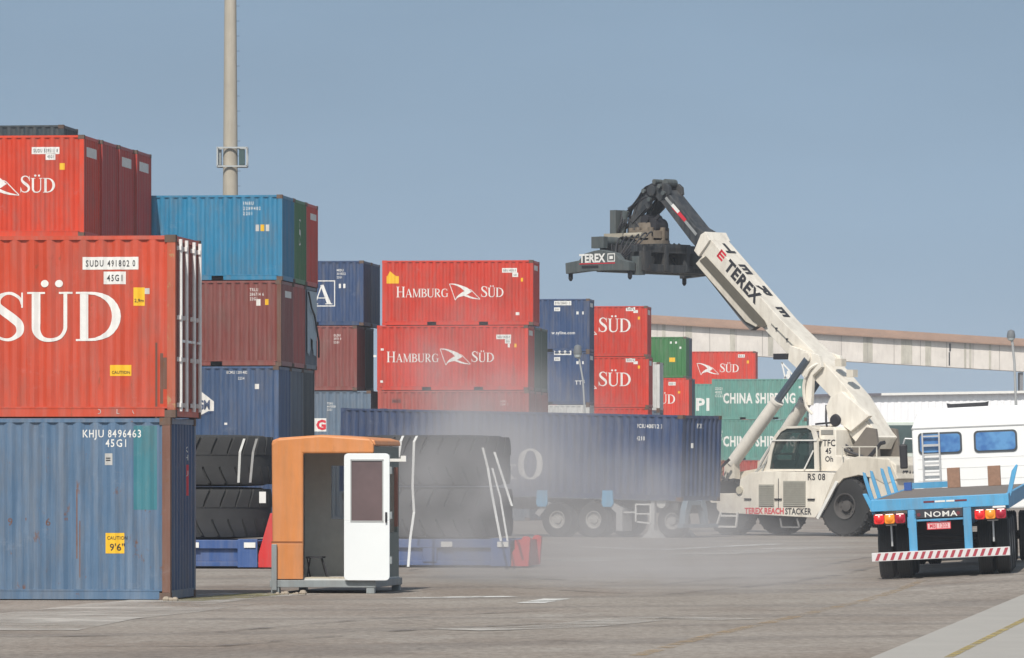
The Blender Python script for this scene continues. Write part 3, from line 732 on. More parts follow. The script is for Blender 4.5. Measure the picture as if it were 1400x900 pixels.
# ------------------------------------------------------------------ conveyor gallery, warehouse, far lamp
mp_ = paint('gallery_concrete', (.66, .61, .56), .05, .4, .85, (.35, .3, .25), dirt=(.46, .42, .38)); mroof = paint('gallery_roof', (.36, .22, .15), .2, .3, .8)
s = 15; A_ = Vector(W(640, s, 414)); B_ = Vector(W(1560, s, 473))
t = thing('conveyor_gallery', 'long raised concrete gallery with a brown roof, sloping down to the right in the distance', 'gallery', (A_.x, A_.y, 0))
dl = B_-A_; Lg = dl.x; sl = dl.z/Lg
def gp(px): return (px-640)/s
wall = MB(); wall.add([(0, 0, A_.z-.75), (Lg, 0, B_.z-.55), (Lg, 0, B_.z-2.95), (0, 0, A_.z-3.35), (0, 2.6, A_.z-.75), (Lg, 2.6, B_.z-.55), (Lg, 2.6, B_.z-2.95), (0, 2.6, A_.z-3.35)],
    [(3,2,1,0),(4,5,6,7),(0,1,5,4),(1,2,6,5),(2,3,7,6),(3,0,4,7)]); wall.build('gallery_wall', mp_, t)
m = MB()
random.seed(8); panel = paint('gallery_panel', (.50, .47, .40), .1, .4, .85, (.3, .28, .2)); 
for px, w_ in ((905, 5), (937, 9), (998, 7), (1180, 13), (1232, 15), (1265, 8), (1318, 3), (1325, 3), (1108, 4), (1050, 7), (1352, 3)):
    x = gp(px); zt = A_.z+sl*x-.75+.2*x/Lg; m = MB(); m.box(x, x+w_/s, -.03, -.003, zt-2.42, zt-.03); m.build('stained_panel', panel, t)
m = MB()
for k in range(26):
    x = k*2.4+.4; zt = A_.z+sl*x-.75+.2*x/Lg; m.box(x, x+.035, -.05, -.033, zt-2.45, zt-.02)
m.build('joint_battens', plain('joint_grey', (.28, .26, .24), .8), t)
m = MB(); x = gp(1297); zt = A_.z+sl*x-.6; m.box(x, x+.12, -.055, -.005, zt-2.3, zt-1.1); m.box(x+.05, x+.2, -.055, -.005, zt-1.0, zt-.3); m.build('open_crack', mdark, t)
m = MB(); m.add([(-.2, -.5, A_.z-.78), (Lg+.2, -.5, B_.z-.6), (Lg+.2, 1.3, B_.z), (-.2, 1.3, A_.z), (-.2, 3.1, A_.z-.78), (Lg+.2, 3.1, B_.z-.6),
    (-.2, -.5, A_.z-.9), (Lg+.2, -.5, B_.z-.72), (-.2, 3.1, A_.z-.9), (Lg+.2, 3.1, B_.z-.72)], [(0,1,2,3),(3,2,5,4),(6,7,1,0),(8,4,5,9),(6,8,9,7)]); m.build('gallery_roof', mroof, t)
for px in (700, 1000, 1397):
    x = gp(px); zt = A_.z+sl*x-3.1; m = MB(); m.box(x-.15, x+.15, .3, .7, 0, zt); m.box(x-.15, x+.15, 1.9, 2.3, 0, zt); m.beam((x, .5, zt*.5), (x, 2.1, zt*.8), .15, .15); m.build('column', plain('column_grey', (.2, .2, .21), .7), t)
X0, Y0 = W(1106, 18.75); X1, _ = W(1500, 18.75); zt = (HOR-541)/18.75+CAMH
t = thing('warehouse', 'long low white corrugated warehouse in the distance behind the reach stacker', 'warehouse', (X0, Y0, 0)); LW = X1-X0
m = MB(); n = int(LW/.5); pr = []
for k in range(n+1):
    x = k*.5; pr += [(x, 0), (x+.2, 0), (x+.25, .03), (x+.45, .03)]
zt2 = zt+.35
vv = [(x, y, 0) for x, y in pr]+[(x, y, zt+.35*x/LW) for x, y in pr]; N_ = len(pr); m.add(vv, [(i, i+1, i+1+N_, i+N_) for i in range(N_-1)])
m.box(0, LW, .3, 24, 0, zt-.05); m.build('wall', plain('shed_white', (.80, .80, .82), .6, .05, .3), t, fix=False)
m = MB(); m.add([(-.3, -.35, zt+.02), (LW, -.35, zt2+.02), (LW, 12, zt2+.2), (-.3, 12, zt+.2), (-.3, 24.4, zt), (LW, 24.4, zt2)], [(0,1,2,3),(3,2,5,4)]); m.build('roof', plain('shed_roof', (.42, .42, .44), .5), t, fix=False)
m = MB(); m.beam((-.3, -.36, zt), (LW*.25, -.36, zt+.09), .12, .16); m.build('gutter', plain('gutter_dark', (.12, .11, .13), .6), t)
m = MB(); m.beam((LW*.25, -.36, zt+.09), (LW, -.36, zt2), .12, .18); m.build('gutter', mwhite, t)

def lamp(name, label, px, s_, ytop, head, lean, thick):
    X, Y = W(px, s_); z = (HOR-ytop)/s_+CAMH; t = thing(name, label, 'street lamp', (X, Y, 0))
    m = MB(); m.path([(0, 0, 0), (0, 0, z*.6), (lean*.35, 0, z*.85), (lean, 0, z)], thick, 8); m.build('pole', plain('pole_grey', (.35, .36, .36), .6), t, smooth=True)
    m = MB(); m.lathe([(.0, z+.02), (head*.9, z+.03), (head, z+.16), (head*.75, z+.42), (0, z+.5)], (lean-head*.2, 0, 0), 'z', 16); m.build('lamp_head', plain('lamp_shell', (.16, .17, .18), .4), t, smooth=True)
    m = MB(); m.lathe([(.0, z-.16), (head*.7, z-.08), (head*.88, z+.028), (0, z+.028)], (lean-head*.2, 0, 0), 'z', 16); m.build('lamp_glass', plain('lamp_glass', (.45, .5, .5), .2), t, smooth=True)
lamp('street_lamp', 'slim street lamp with a round head standing at the right edge before the warehouse', 1389, 25, 463, .24, -.22, .07)
lamp('street_lamp', 'small street lamp curving left in front of the navy white-plated containers', 800, 30, 486, .2, -.3, .04)
# far white frame
X, Y = W(1078, 17); t = thing('lattice_frame', 'small white V-shaped lattice mast top behind the boom', 'mast', (X, Y, 0)); m = MB()
for a, b in (((-.6, 8.9), (.1, 9.9)), ((.1, 9.9), (.9, 8.7)), ((-.55, 10.6), (-.1, 8.6)), ((.9, 10.5), (.3, 8.6)), ((-.55, 10.6), (.1, 9.9))): m.beam((a[0], 0, a[1]), (b[0], 0, b[1]), .12, .12)
m.beam((0, 0, 0), (0, 0, 9.9), .25, .25); m.build('frame', mwhite, t)

# ------------------------------------------------------------------ wheels
def wheel(parent, c, R, w_, rim=.5, face=-1, yaw=0, lug=0, rimmat=None, name='wheel'):
    """tyre with grooved tread and shaped rim; c = centre, axis along local y; face = side the dish shows on"""
    h = w_/2; prof = [(R*rim, -h*.75), (R*.72, -h), (R*.93, -h*.98), (R*.985, -h*.8)]
    for k in range(5):
        y = -h*.66+k*h*.33; prof += [(R, y-h*.12), (R, y+h*.12)] + ([(R*.965, y+h*.13), (R*.965, y+h*.2)] if k < 4 else [])
    prof += [(R*.985, h*.8), (R*.93, h*.98), (R*.72, h), (R*rim, h*.75)]
    m = MB(); m.lathe(prof, c, 'y', 44)
    if lug:
        for k in range(lug):
            a = 2*pi*k/lug
            for sg in (-1, 1):
                a2 = a+(pi/lug if sg > 0 else 0); p0 = (c[0]+R*.99*cos(a2), c[1]+sg*h*.1, c[2]+R*.99*sin(a2)); p1 = (c[0]+R*.97*cos(a2+.09), c[1]+sg*h*.98, c[2]+R*.97*sin(a2+.09))
                m.beam(p0, p1, R*.07, R*.06)
    w0 = m.build('tyre', mrub, parent, smooth=True)
    f = face*h; rr = R*rim
    m = MB(); m.lathe([(rr*1.03, f*.78), (rr*1.03, f*.9), (rr*.93, f*.86), (rr*.85, f*.35), (rr*.45, f*.28), (rr*.42, f*.62), (rr*.12, f*.66), (0.001, f*.66), (.001, -f*.2), (rr*1.03, -f*.2)], c, 'y', 32)
    for k in range(10):
        a = 2*pi*k/10; m.tube((c[0]+rr*.62*cos(a), c[1]+f*.28, c[2]+rr*.62*sin(a)), (c[0]+rr*.62*cos(a), c[1]+f*.42, c[2]+rr*.62*sin(a)), rr*.05, n=6)
    m.build('rim', rimmat or plain('rim_steel', (.35, .34, .33), .5), w0, smooth=True); w0.name = name
    return w0

# ------------------------------------------------------------------ giant tyres on blue flat racks
mblue = paint('rack_blue', (.04, .10, .29), .3, .35, .5); mredr = paint('rack_red', (.62, .03, .03), .1, .2)
def flat_rack(px, s, Lr, label, wing):
    X, Y = W(px, s); a = radians(YAW); t = thing('flat_rack', label, 'flat rack', (X, Y, 0), YAW)
    m = MB(); m.box(-Lr, -.02, .02, .2, .42, .6); m.box(-Lr, -.02, 2.24, 2.42, .42, .6); m.box(-Lr, -.02, .2, 2.24, .5, .58)
    for k in range(4): x = -Lr+.1+k*(Lr-.5)/3; m.box(x, x+.3, .03, 2.4, .12, .42)
    m.box(-Lr, -.02, .06, .14, .05, .15); m.box(-Lr, -.02, .1, .14, .15, .42)
    m.box(-.42, 0, .0, .06, .03, .62); m.build('deck', mblue, t, bevel=.01)
    m = MB()
    for x in (-Lr*.72, -Lr*.3, -.28): m = MB(); m.box(x, x+.24, -.03, -.021, .44, .55); m.build('stencil', mwhite, t)
    for y0, y1 in ((-.02, .22), (2.22, 2.46)):
        m = MB(); m.prism([(0.02, .03), (.38, .03), (.42, .62), (.36, wing), (.27, wing), (0.02, .30)], y0, y1); m.build('end_post', mredr, t, bevel=.01)
    m = MB(); m.box(.06, .32, .24, 2.2, .03, .58); m.build('end_sill', mredr, t)
    return t, X, Y
flat_rack(352, 65.7, 4.9, 'blue flat rack with a tall red end post, carrying tyres behind the front pile', 1.16)
flat_rack(698, 65.0, 4.9, 'blue flat rack with low red end posts, right of the orange cabin', .66)
def giant_tyre(x, y, z, label, rot):
    R, h = 1.72, .545; t = MB()
    prof = [(R*.5, -h*.8), (R*.6, -h), (R*.86, -h*.97), (R*.955, -h*.86), (R*.965, -h*.3), (R*.99, -h*.24), (R*.99, h*.24), (R*.965, h*.3), (R*.955, h*.86), (R*.86, h*.97), (R*.6, h), (R*.5, h*.8), (R*.54, 0)]
    t.lathe(prof, (0, 0, 0), 'z', 72)
    for k in range(30):
        for sg in (-1, 1):
            a = rot+2*pi*(k+(.5 if sg > 0 else 0))/30; v = []; q = 6
            for j in range(q+1):
                u = j/q; z_ = sg*h*(.22+.70*u); aa = a + .10*u**1.4; r1 = R*(1.0-.02*u**4); wd = .092-.012*u
                for r_, w_ in ((R*.95, wd*1.15), (r1, wd)):
                    v += [(r_*cos(aa-w_), r_*sin(aa-w_), z_), (r_*cos(aa+w_), r_*sin(aa+w_), z_)]
            f = []
            for j in range(q):
                b = j*4; f += [(b+2, b+3, b+7, b+6), (b, b+2, b+6, b+4), (b+1, b+5, b+7, b+3)]
            f += [(0, 1, 3, 2), (q*4, q*4+2, q*4+3, q*4+1)]; t.add(v, f)
    o = t.build('giant_tyre', mrub2, smooth=True); o.location = (x, y, z); return tag(o, label, 'tyre', 'giant tyres lying on the flat racks')
mrub2 = plain('dusty_rubber', (.036, .036, .037), .85, .4, 2)
tl = W(262, 64.2); tr = W(592, 63.8)
giant_tyre(*tl, 1.15, 'lower giant tyre left of the orange cabin, under the strapped one', .1)
giant_tyre(tl[0]+.04, tl[1]+.03, 2.255, 'upper giant tyre left of the orange cabin, crossed by two white straps', .17)
giant_tyre(*tr, 1.15, 'lower giant tyre right of the orange cabin, dusty, under another', .05)
giant_tyre(tr[0]-.05, tr[1], 2.255, 'upper giant tyre right of the orange cabin, fading into the dust', .2)
mstrap = plain('webbing', (.62, .62, .6), .7, .1)
def strap(pts, label, w_=.05):               # pts: photo pixels on the tyres' front (scale 65.6)
    m = MB(); P_ = [Vector(((x-700)/s_, F/s_, (HOR-y)/s_+CAMH)) for x, y, s_ in pts]
    for a, b in zip(P_, P_[1:]): m.beam(a, b, .012, w_) if False else m.add([a+Vector((-w_/2, 0, 0)), a+Vector((w_/2, 0, 0)), b+Vector((w_/2, 0, 0)), b+Vector((-w_/2, 0, 0)), a+Vector((-w_/2, .012, 0)), a+Vector((w_/2, .012, 0)), b+Vector((w_/2, .012, 0)), b+Vector((-w_/2, .012, 0))], [(0,1,2,3),(7,6,5,4),(0,4,5,1),(2,6,7,3),(1,5,6,2),(3,7,4,0)])
    tag(m.build('lashing_strap', mstrap), label, 'strap', 'white lashing straps round the giant tyres')
strap([(334, 600, 65.6), (328, 618, 65.6), (326, 660, 65.5)], 'white lashing strap on the upper left tyre, left one of the two')
strap([(351, 600, 65.6), (346, 618, 65.5), (342, 660, 65.3)], 'white lashing strap on the upper left tyre, nearer the orange cabin')
strap([(551, 596, 65.7), (548, 603, 65.8), (545, 625, 65.8)], 'short white strap on the right tyres just beside the cabin corner')
strap([(570, 596, 65.8), (566, 604, 65.85), (564, 665, 65.85), (566, 700, 65.85), (561, 735, 66.2), (558, 775, 66.9)], 'long white strap hanging down the right tyres onto the blue rack')
strap([(660, 612, 65.3), (667, 640, 65.3), (672, 672, 65.5), (685, 740, 66.5)], 'slanting white strap at the right tyre edge, leftmost of the three', .05)
strap([(676, 618, 65.1), (688, 655, 65.2), (700, 692, 65.6)], 'slanting white strap at the right tyre edge, topmost and farthest right', .05)
strap([(673, 640, 65.2), (684, 680, 65.5), (694, 740, 66.5)], 'slanting white strap at the right tyre edge, middle of the three', .04)
# tall white label stuck on the lower left tyre
m = MB(); p = Vector(W(359, 64.9, 688)); m.box(p.x-.07, p.x+.07, p.y-.02, p.y, p.z, p.z+.24); tag(m.build('paper_label', mwhite), 'white paper label stuck on the lower left giant tyre', 'label')

# ------------------------------------------------------------------ orange cabin
X, Y = W(371, 81.5); t = thing('operator_cabin', 'orange crane cabin with an open white door, standing on a grey steel skid', 'cabin', (X, Y, 0), -9)
mor = paint('cabin_orange', (.72, .275, .085), .12, .3, .5, (.3, .12, .05), dirt=(.33, .2, .12)); mgs = paint('skid_grey', (.26, .29, .30), .3, .3); mint = plain('cabin_grey', (.58, .58, .55), .8, .15)
def cxx(px): return (px-371)/81.5
def czz(py): return (812-py)/81.5
D_ = 2.45
m = MB(); x1 = cxx(513)
m.prism([(0.02, .24), (cxx(415), .24), (cxx(415), czz(621)), (x1, czz(621)), (x1, czz(608)), (cxx(508), czz(601)), (.85, czz(596)), (.10, czz(601)), (0, czz(608))], 0, .09)
m.build('front_panel', mor, t, bevel=.03)
m = MB(); m.box(-.005, .07, .1, D_, .22, czz(606)); m.build('side_wall', mor, t, bevel=.02)
m = MB(); m.prism([(-.02, czz(610)), (x1+.02, czz(610)), (x1, czz(603)), (cxx(500), czz(599.5)), (.85, czz(595.5)), (.12, czz(599.5)), (0, czz(603))], .08, D_+.03); m.build('roof', mor, t, bevel=.02)
m = MB(); m.box(.015, cxx(415), -.015, 0, .235, czz(744)); m.build('lower_panel', mor, t, bevel=.03)
m = MB(); m.box(.0, cxx(415)-.01, -.006, .02, czz(744), czz(741)); m.build('panel_seam', plain('seam_brown', (.25, .09, .03), .8), t)
m = MB(); m.box(.1, .56, D_-.06, D_, .24, czz(615)); m.box(.96, x1-.02, D_-.06, D_, .24, czz(615)); m.box(.56, .96, D_-.06, D_, .24, 1.22); m.box(.56, .96, D_-.06, D_, 2.14, czz(615)); m.box(.1, x1, .1, D_, .2, .245); m.box(.075, .09, .1, D_, .24, czz(612)); m.build('interior', mint, t)
m = MB(); m.box(.56, .96, D_-.05, D_-.03, 1.22, 2.14); g2 = glass('dim_glass', (.05, .055, .06)); g2.node_tree.nodes['Principled BSDF'].inputs['Alpha'].default_value = .35; m.build('back_window', g2, t)
m = MB(); m.box(cxx(455), cxx(500), D_-.3, D_-.065, .3, czz(728)); m.build('seat_box', plain('seat_dark', (.04, .045, .05), .8), t)
m = MB()                                     # right-hand wall: sill, posts, window; its shading is put into the grey-green
m.box(x1-.07, x1-.01, .09, D_, .24, 1.0); m.box(x1-.07, x1-.01, .09, .2, 1.0, czz(612)); m.box(x1-.07, x1-.01, D_-.14, D_, 1.0, czz(612)); m.box(x1-.07, x1-.01, .2, D_-.14, czz(640), czz(612)); m.box(x1-.07, x1-.01, .95, 1.02, 1.0, czz(640)); m.build('side_wall', plain('wall_shade_greygreen', (.20, .22, .20), .7), t)
m = MB(); m.box(x1-.05, x1-.03, .2, D_-.14, 1.0, czz(640)); gg = glass('green_glass', (.08, .11, .11)); gg.node_tree.nodes['Principled BSDF'].inputs['Alpha'].default_value = .12; m.build('side_window', gg, t)
m = MB(); m.box(x1+.0, x1+.05, D_-.5, D_-.38, 1.1, czz(640)); m.box(x1+.0, x1+.04, .9, .98, 1.1, czz(640)); m.build('window_frame', plain('frame_reddish', (.28, .12, .09), .7), t)
m = MB(); m.box(x1+.0, x1+.3, 1.1, 1.14, czz(632), czz(628)); m.box(x1+.27, x1+.36, 1.08, 1.16, czz(632), czz(624)); m.build('lamp_bracket', mwhite, t)
m = MB(); a_, b_ = cxx(474), cxx(537); zt_, zb_ = czz(621), czz(794)
r_ = .07
def arc(cx2, cz2, a0_): return [(cx2+r_*cos(radians(a0_+k*22.5)), cz2+r_*sin(radians(a0_+k*22.5))) for k in range(5)]
m.prism([(a_, czz(713))]+arc(a_+r_, zb_+r_, 180)+arc(b_-r_, zb_+r_, 270)+[(b_, czz(713))], -.13, -.09)
m.prism([(a_, czz(713)), (cxx(484), czz(713)), (cxx(484), czz(630)), (cxx(527), czz(630)), (cxx(527), czz(713)), (b_, czz(713))]+arc(b_-r_, zt_-r_, 0)+arc(a_+r_, zt_-r_, 90), -.13, -.09)
dr = m.build('door', plain('door_white', (.74, .77, .78), .45, .05, 1.2), t, bevel=.006)
m = MB(); m.box(cxx(483), cxx(528), -.12, -.10, czz(714), czz(629)); m.build('door_window', glass('brown_glass', (.085, .055, .055), .15), dr)
m = MB(); m.box(cxx(483), cxx(529), -.138, -.13, czz(714.5), czz(712.5)); m.box(cxx(483), cxx(484.5), -.138, -.13, czz(712.5), czz(630)); m.box(cxx(527), cxx(528.5), -.138, -.13, czz(712.5), czz(630)); m.box(cxx(483), cxx(529), -.138, -.13, czz(631), czz(629)); m.build('window_seal', plain('seal_grey', (.35, .36, .36), .7), dr)
m = MB(); m.box(cxx(531.5), cxx(534), -.17, -.13, czz(715), czz(701)); m.build('door_handle', mdark, dr)
m = MB(); m.box(cxx(474), cxx(537), -.09, -.02, zt_-.06, zt_-.02); m.build('door_rail', mgs, t)
for z in (.5, 1.25, 2.0): m = MB(); m.box(cxx(536), cxx(540), -.12, -.04, z, z+.12); m.build('hinge', mgs, dr)
m = MB(); m.box(-.02, x1+.04, -.04, .1, .1, .22); m.box(-.02, x1+.04, D_-.08, D_+.06, .1, .22); m.box(-.02, .1, .1, D_-.08, .1, .22); m.box(x1-.1, x1+.04, .1, D_-.08, .1, .22)
for x in (.0, x1-.12):
    for y in (-.03, D_-.1): m.box(x, x+.14, y, y+.14, 0, .1)
m.box(.02, .11, -.10, -.04, .05, czz(745)); m.build('skid', mgs, t, bevel=.008)
m = MB(); m.box(.45, 1.6, .15, .6, .246, .265); m.build('floor_mat', plain('floor_litter', (.42, .38, .3), .9, .5, 20), t)
sx1, sz = .72, .27
t2 = thing('folding_stool', 'small black folding stool inside the orange cabin doorway', 'stool', tuple(Matrix.Rotation(radians(-9), 4, 'Z') @ Vector((.5, .45, .25)) + Vector((X, Y, 0))), -9)
m = MB(); m.box(0, .28, 0, .3, .33, .36); m.build('seat', mdark, t2)
for p0, p1 in (((.02, .02, .0), (.02, .28, .33)), ((.02, .28, 0), (.02, .02, .33)), ((.38, .02, 0), (.26, .1, .33)), ((.3, .28, 0), (.26, .02, .33))):
    m = MB(); m.tube(p0, p1, .013, n=6); m.build('leg', mdark, t2)
# rubble and a small weed by the front corner of the skid
random.seed(3); mstone = plain('rubble', (.33, .28, .22), .9, .3)
for i in range(9):
    m = MB(); r = .03+.04*random.random(); m.lathe([(0.001, -r*.6), (r*.8, -r*.5), (r, 0), (r*.6, r*.6), (.001, r*.7)], (0, 0, 0), 'z', 7)
    o = m.build('rubble_stone', mstone); px = 378+i*7+random.random()*5 if i < 6 else 232+(i-6)*6; o.location = (*W(px, 82.3 if i < 6 else 85.8), r*.5)
    o.location.y -= .4 if i < 6 else .9; tag(o, 'small stone of rubble at the foot of the %s' % ('orange cabin skid' if i < 6 else 'grey-blue container corner'), 'stone', 'stones by the ' + ('cabin skid' if i < 6 else 'container corner'))
# dark tyre marks and oil drips on the yard
mtyre = worn('tyre_mark_rubber', (.17, .15, .135), .58, .8, .12)
strip('tyre_mark', [(700, 790), (900, 800), (1060, 785), (1190, 765)], mtyre, .14, .010)
strip('tyre_mark', [(680, 802), (900, 815), (1080, 797), (1200, 778)], mtyre, .14, .011)
strip('tyre_mark', [(-20, 872), (260, 868), (520, 846), (760, 835)], mtyre, .12, .012)
strip('tyre_mark', [(-20, 885), (300, 884), (560, 862), (820, 850)], mtyre, .12, .013)
strip('dust_patch', [(620, 862), (760, 858), (900, 845), (1010, 848)], mdust, .5, .009)
# ------------------------------------------------------------------ semi-trailer and the long navy container
YK = -31.0; mlb = paint('light_blue', (.10, .37, .62), .12, .3); mchas = paint('chassis_dark', (.05, .055, .06), .3, .3); mmud = plain('mudguard_grey', (.36, .36, .36), .6)
c = K = container(45.6, 931, 0, L40, HS, 'navy_k', 'long navy container with a big white serif letter, on a parked semi-trailer in the dust', yaw=YK, zbase=1.24, roll=1.35)
# keep the near lower corner on its photo column: rotation is about the container's middle
a = radians(YK)
side(c, 'lettering', shift(serif('P&O', .94, 1, .02), 0, 0, kx=1.12), 742-1.12*serif('P&O', .94, 1, .02).w*c.k, 655)
number(c, 869, 580, 'PCIU 400712 3', '', .12, line3='4210', sp=1.1)
endd(c, 'end_number', sans('PCI 2', .14, .01), -.3, 2.2); endd(c, 'end_sticker', rectd(0, .1, 0, .15), -.6, 1.6)
kx, ky = c.t.location.x, c.t.location.y
t = thing('semi_trailer', 'skeletal semi-trailer with light blue brackets and twin axles, carrying the long navy container', 'trailer', (kx, ky, 0), YK)
def kpx(px): return c.L/2 - (931-px)/c.k     # local x of a photo column on the near flank
def kz(py): return (HOR-py)/45.6+CAMH
YN = -CW/2
m = MB()
for y in (-.55, .4): m.beam((-6, y+.07, 1.02+.13), (6, y+.07, 1.02-.13), .12, .34)
for x in (-5.9, -3, 0, 3, 5.9): m.beam((x, -1.2, 1.08-.023*x), (x, 1.2, 1.08-.023*x), .18, .2)
m.build('chassis', mchas, t)
for px in (762, 812):
    x = kpx(px); m = MB(); m.tube((x, -1.0, .52), (x, 1.0, .52), .07); m.build('axle', mdark, t)
    wheel(t, (x, YN+.14, .53), .53, .28, .5, -1, rimmat=plain('rim_pale', (.36, .35, .33), .6)); wheel(t, (x, -YN-.14, .53), .53, .28, .5, 1)
    wheel(t, (x, YN+.47, .53), .53, .26, .5, -1); wheel(t, (x, -YN-.47, .53), .53, .26, .5, 1)
for px, pts in ((735, [(-.1, .72), (.28, 1.10), (.42, 1.02), (.06, .62)]), (835, [(-.35, 1.15), (-.1, 1.15), (.42, .85), (.42, .20), (.20, .20), (.20, .75), (-.1, .98)])):
    m = MB(); x = kpx(px); m.prism([(x+u, z) for u, z in pts], YN+.02, YN+.6); m.build('mudguard', mmud, t)
for px in (742, 832):
    m = MB(); x = kpx(px); m.prism([(x-.2, 1.02), (x-.14, .92), (x+.14, .92), (x+.2, 1.02), (x+.17, 1.42), (x-.17, 1.42)], YN-.04, YN+.04); m.build('twistlock_bracket', mlb, t, bevel=.01)
m = MB(); x0, x1 = kpx(868), kpx(888)
m.beam((x0, YN+.1, kz(690)), (x1, YN+.1, kz(690)), .05, .05); m.beam((x0+.05, YN+.1, kz(714)), (x1, YN+.1, kz(716)), .05, .05); m.beam((x0, YN+.1, kz(690)), (x0, YN+.1, kz(714)), .05, .05); m.beam((x1, YN+.1, kz(690)), (x1, YN+.1, kz(716)), .05, .05); m.beam((x0, YN+.1, kz(703)), (x1, YN+.1, kz(703)), .04, .04); m.build('tool_rack', plain('rack_white', (.6, .6, .58), .6), t)
for x, y in ((kpx(891), YN+.15), (kpx(891), -YN-.35)):
    m = MB(); m.beam((x, y, .3), (x, y, 1.1), .12, .12); m.prism([(x-.34, .0), (x+.34, .0), (x+.1, .22), (x+.06, .4), (x-.06, .4), (x-.1, .22)], y-.14, y+.14); m.build('landing_leg', plain('leg_pale', (.45, .45, .44), .6), t)
m = MB(); m.beam((kpx(846), YN+.12, kz(701)), (kpx(868), YN+.12, kz(701)), .05, .05); m.tube((kpx(902), YN+.1, kz(688)), (kpx(902), YN+.35, kz(688)), .16, n=14); m.build('air_tank', plain('tank_pale', (.5, .5, .48), .5), t)
m = MB(); xe = L40/2-.02
m.prismx([(-1.32, .42), (-1.12, .42), (-1.0, .80), (-.88, .92), (-.88, 1.12), (-1.1, 1.12), (-1.24, .84)], xe, xe+.2); m.prismx([(.18, .42), (-.02, .42), (-.14, .80), (-.26, .92), (-.26, 1.12), (-.04, 1.12), (.10, .84)], xe, xe+.2)
m.box(xe+.01, xe+.19, -.87, -.27, .98, 1.11); m.box(xe+.02, xe+.22, -1.45, .75, .30, .415)
m.build('front_support', paint('support_blue', (.17, .24, .30), .2, .3), t, bevel=.01)
wheel(t, (kpx(912), YN+.45, .5), .5, .3, .5, -1)

# ------------------------------------------------------------------ reach stacker
SY = -40.0
cream = paint('cream_paint', (.80, .75, .66), .10, .30, .45, (.3, .2, .12), dirt=(.36, .3, .24)); cream2 = paint('cream_rear', (.72, .66, .56), .15, .35, .5, (.25, .17, .1), dirt=(.3, .26, .2))
boomd = paint('boom_dark', (.032, .037, .043), .2, .3, .5); sprg = paint('spreader_grey', (.075, .092, .095), .15, .3, .6)
X, Y = (1125-700)/44, F/44
t = ST = thing('reach_stacker', 'cream reach stacker with a raised telescopic boom and a dark container spreader', 'reach stacker', (X, Y, 0), SY)
hk, dk = 44*cos(radians(40)), 44*sin(radians(40))
def lx(px, y=-1.6): return (px - 1125 - y*dk)/hk
def lz(py): return (738-py)/44
def pg(pts, y): return [(lx(a, y), lz(b)) for a, b in pts]
YF = -1.6
m = MB(); fl = [(963, 681), (985, 707), (1110, 713), (1117, 702), (1136, 652), (1044, 650), (1026, 652), (1012, 661), (1010, 680)]
m.prism(pg(fl, YF), YF, -.55); o = m.build('side_body', cream, t, bevel=.015)
m = MB(); m.prism(pg(fl, YF), .55, 1.6); m.build('side_body', cream, t, bevel=.015)
m = MB(); m.prism([(-4.3, .7), (3.2, .7), (3.2, 1.9), (1.2, 1.9), (-2.0, 2.1), (-3.4, 1.9), (-4.3, 1.35)], -.548, .548); m.build('chassis', cream2, t)
# grilles, doors, marks on the flank
for a, b, c_, d_2 in ((1037, 1057, 668, 698), (1069, 1098, 663, 698)):
    m = MB(); x0, x1 = lx(a), lx(b); z0, z1 = lz(d_2), lz(c_); m.box(x0, x1, YF-.02, YF+.01, z0, z1)
    n = int((z1-z0)/.055)
    for k in range(n): m.box(x0+.02, x1-.02, YF-.035, YF-.02, z0+.02+k*.055, z0+.045+k*.055)
    m.build('grille', plain('grille_grey', (.34, .33, .29), .7, .2), t)
def flank(name, dec, px, py, mat, y=YF-.004): put(t, name, shift(dec, lx(px, y), lz(py)), mat, lambda a, b, l: (a, y-l*.001, b))
flank('number', sans('RS 08', .20, .02, 1.1, .95), 1100, 662, mblack); flank('lettering', sans('TEREX REACH', .18, .035, 1.0, .93), 1018, 708, mredtxt); flank('lettering', sans('STACKER', .19, .03, 1.05, .85), 1071, 708.5, mblack)
m = MB()
for px in (1018, 1058, 1101): m.box(lx(px), lx(px+9), YF-.04, YF-.002, lz(689), lz(687))
m.box(lx(1062), lx(1062.8), YF-.006, YF-.001, lz(700), lz(660)); m.build('door_latch', mdark, t)
m = MB(); m.tube((lx(1012), YF-.06, lz(676)), (lx(1012), YF, lz(676)), .12, n=16); m.build('work_lamp', plain('lamp_dull', (.5, .46, .36), .4), t)
m = MB(); x0 = lx(988); x1 = lx(1010); xb0, xb1 = lx(982), lx(1008)
for a, b in (((x0, lz(706)), (xb0, lz(726))), ((x1, lz(706)), (xb1, lz(726))), ((xb0, lz(726)), (xb1, lz(726))), ((x0, lz(711)), (x1, lz(711)))): m.beam((a[0], YF-.05, a[1]), (b[0], YF-.05, b[1]), .05, .06)
m.build('step_ladder', mwhite, t)
m = MB()
for a, b in (((1062, 714), (1064, 726)), ((1064, 726), (1087, 726)), ((1087, 726), (1084, 714))): m.beam((lx(a[0]), YF+.1, lz(a[1])), (lx(b[0]), YF+.1, lz(b[1])), .04, .04)
m.build('step_ladder', plain('step_grey', (.2, .2, .2), .6), t)
# wheels
for y in (-1.28, 1.28):
    fc = -1 if y < 0 else 1
    wheel(t, (-2.55, y, .88), .88, .55, .42, fc, lug=22, rimmat=plain('rim_dark', (.085, .08, .078), .8)); wheel(t, (1.95, y*.98, .93), .93, .58, .42, fc, lug=22, rimmat=plain('rim_dark', (.085, .08, .078), .8))
m = MB(); m.tube((-2.55, -1.2, .88), (-2.55, 1.2, .88), .25); m.tube((1.95, -1.2, .9), (1.95, 1.2, .9), .2); m.build('axle', mdark, t)
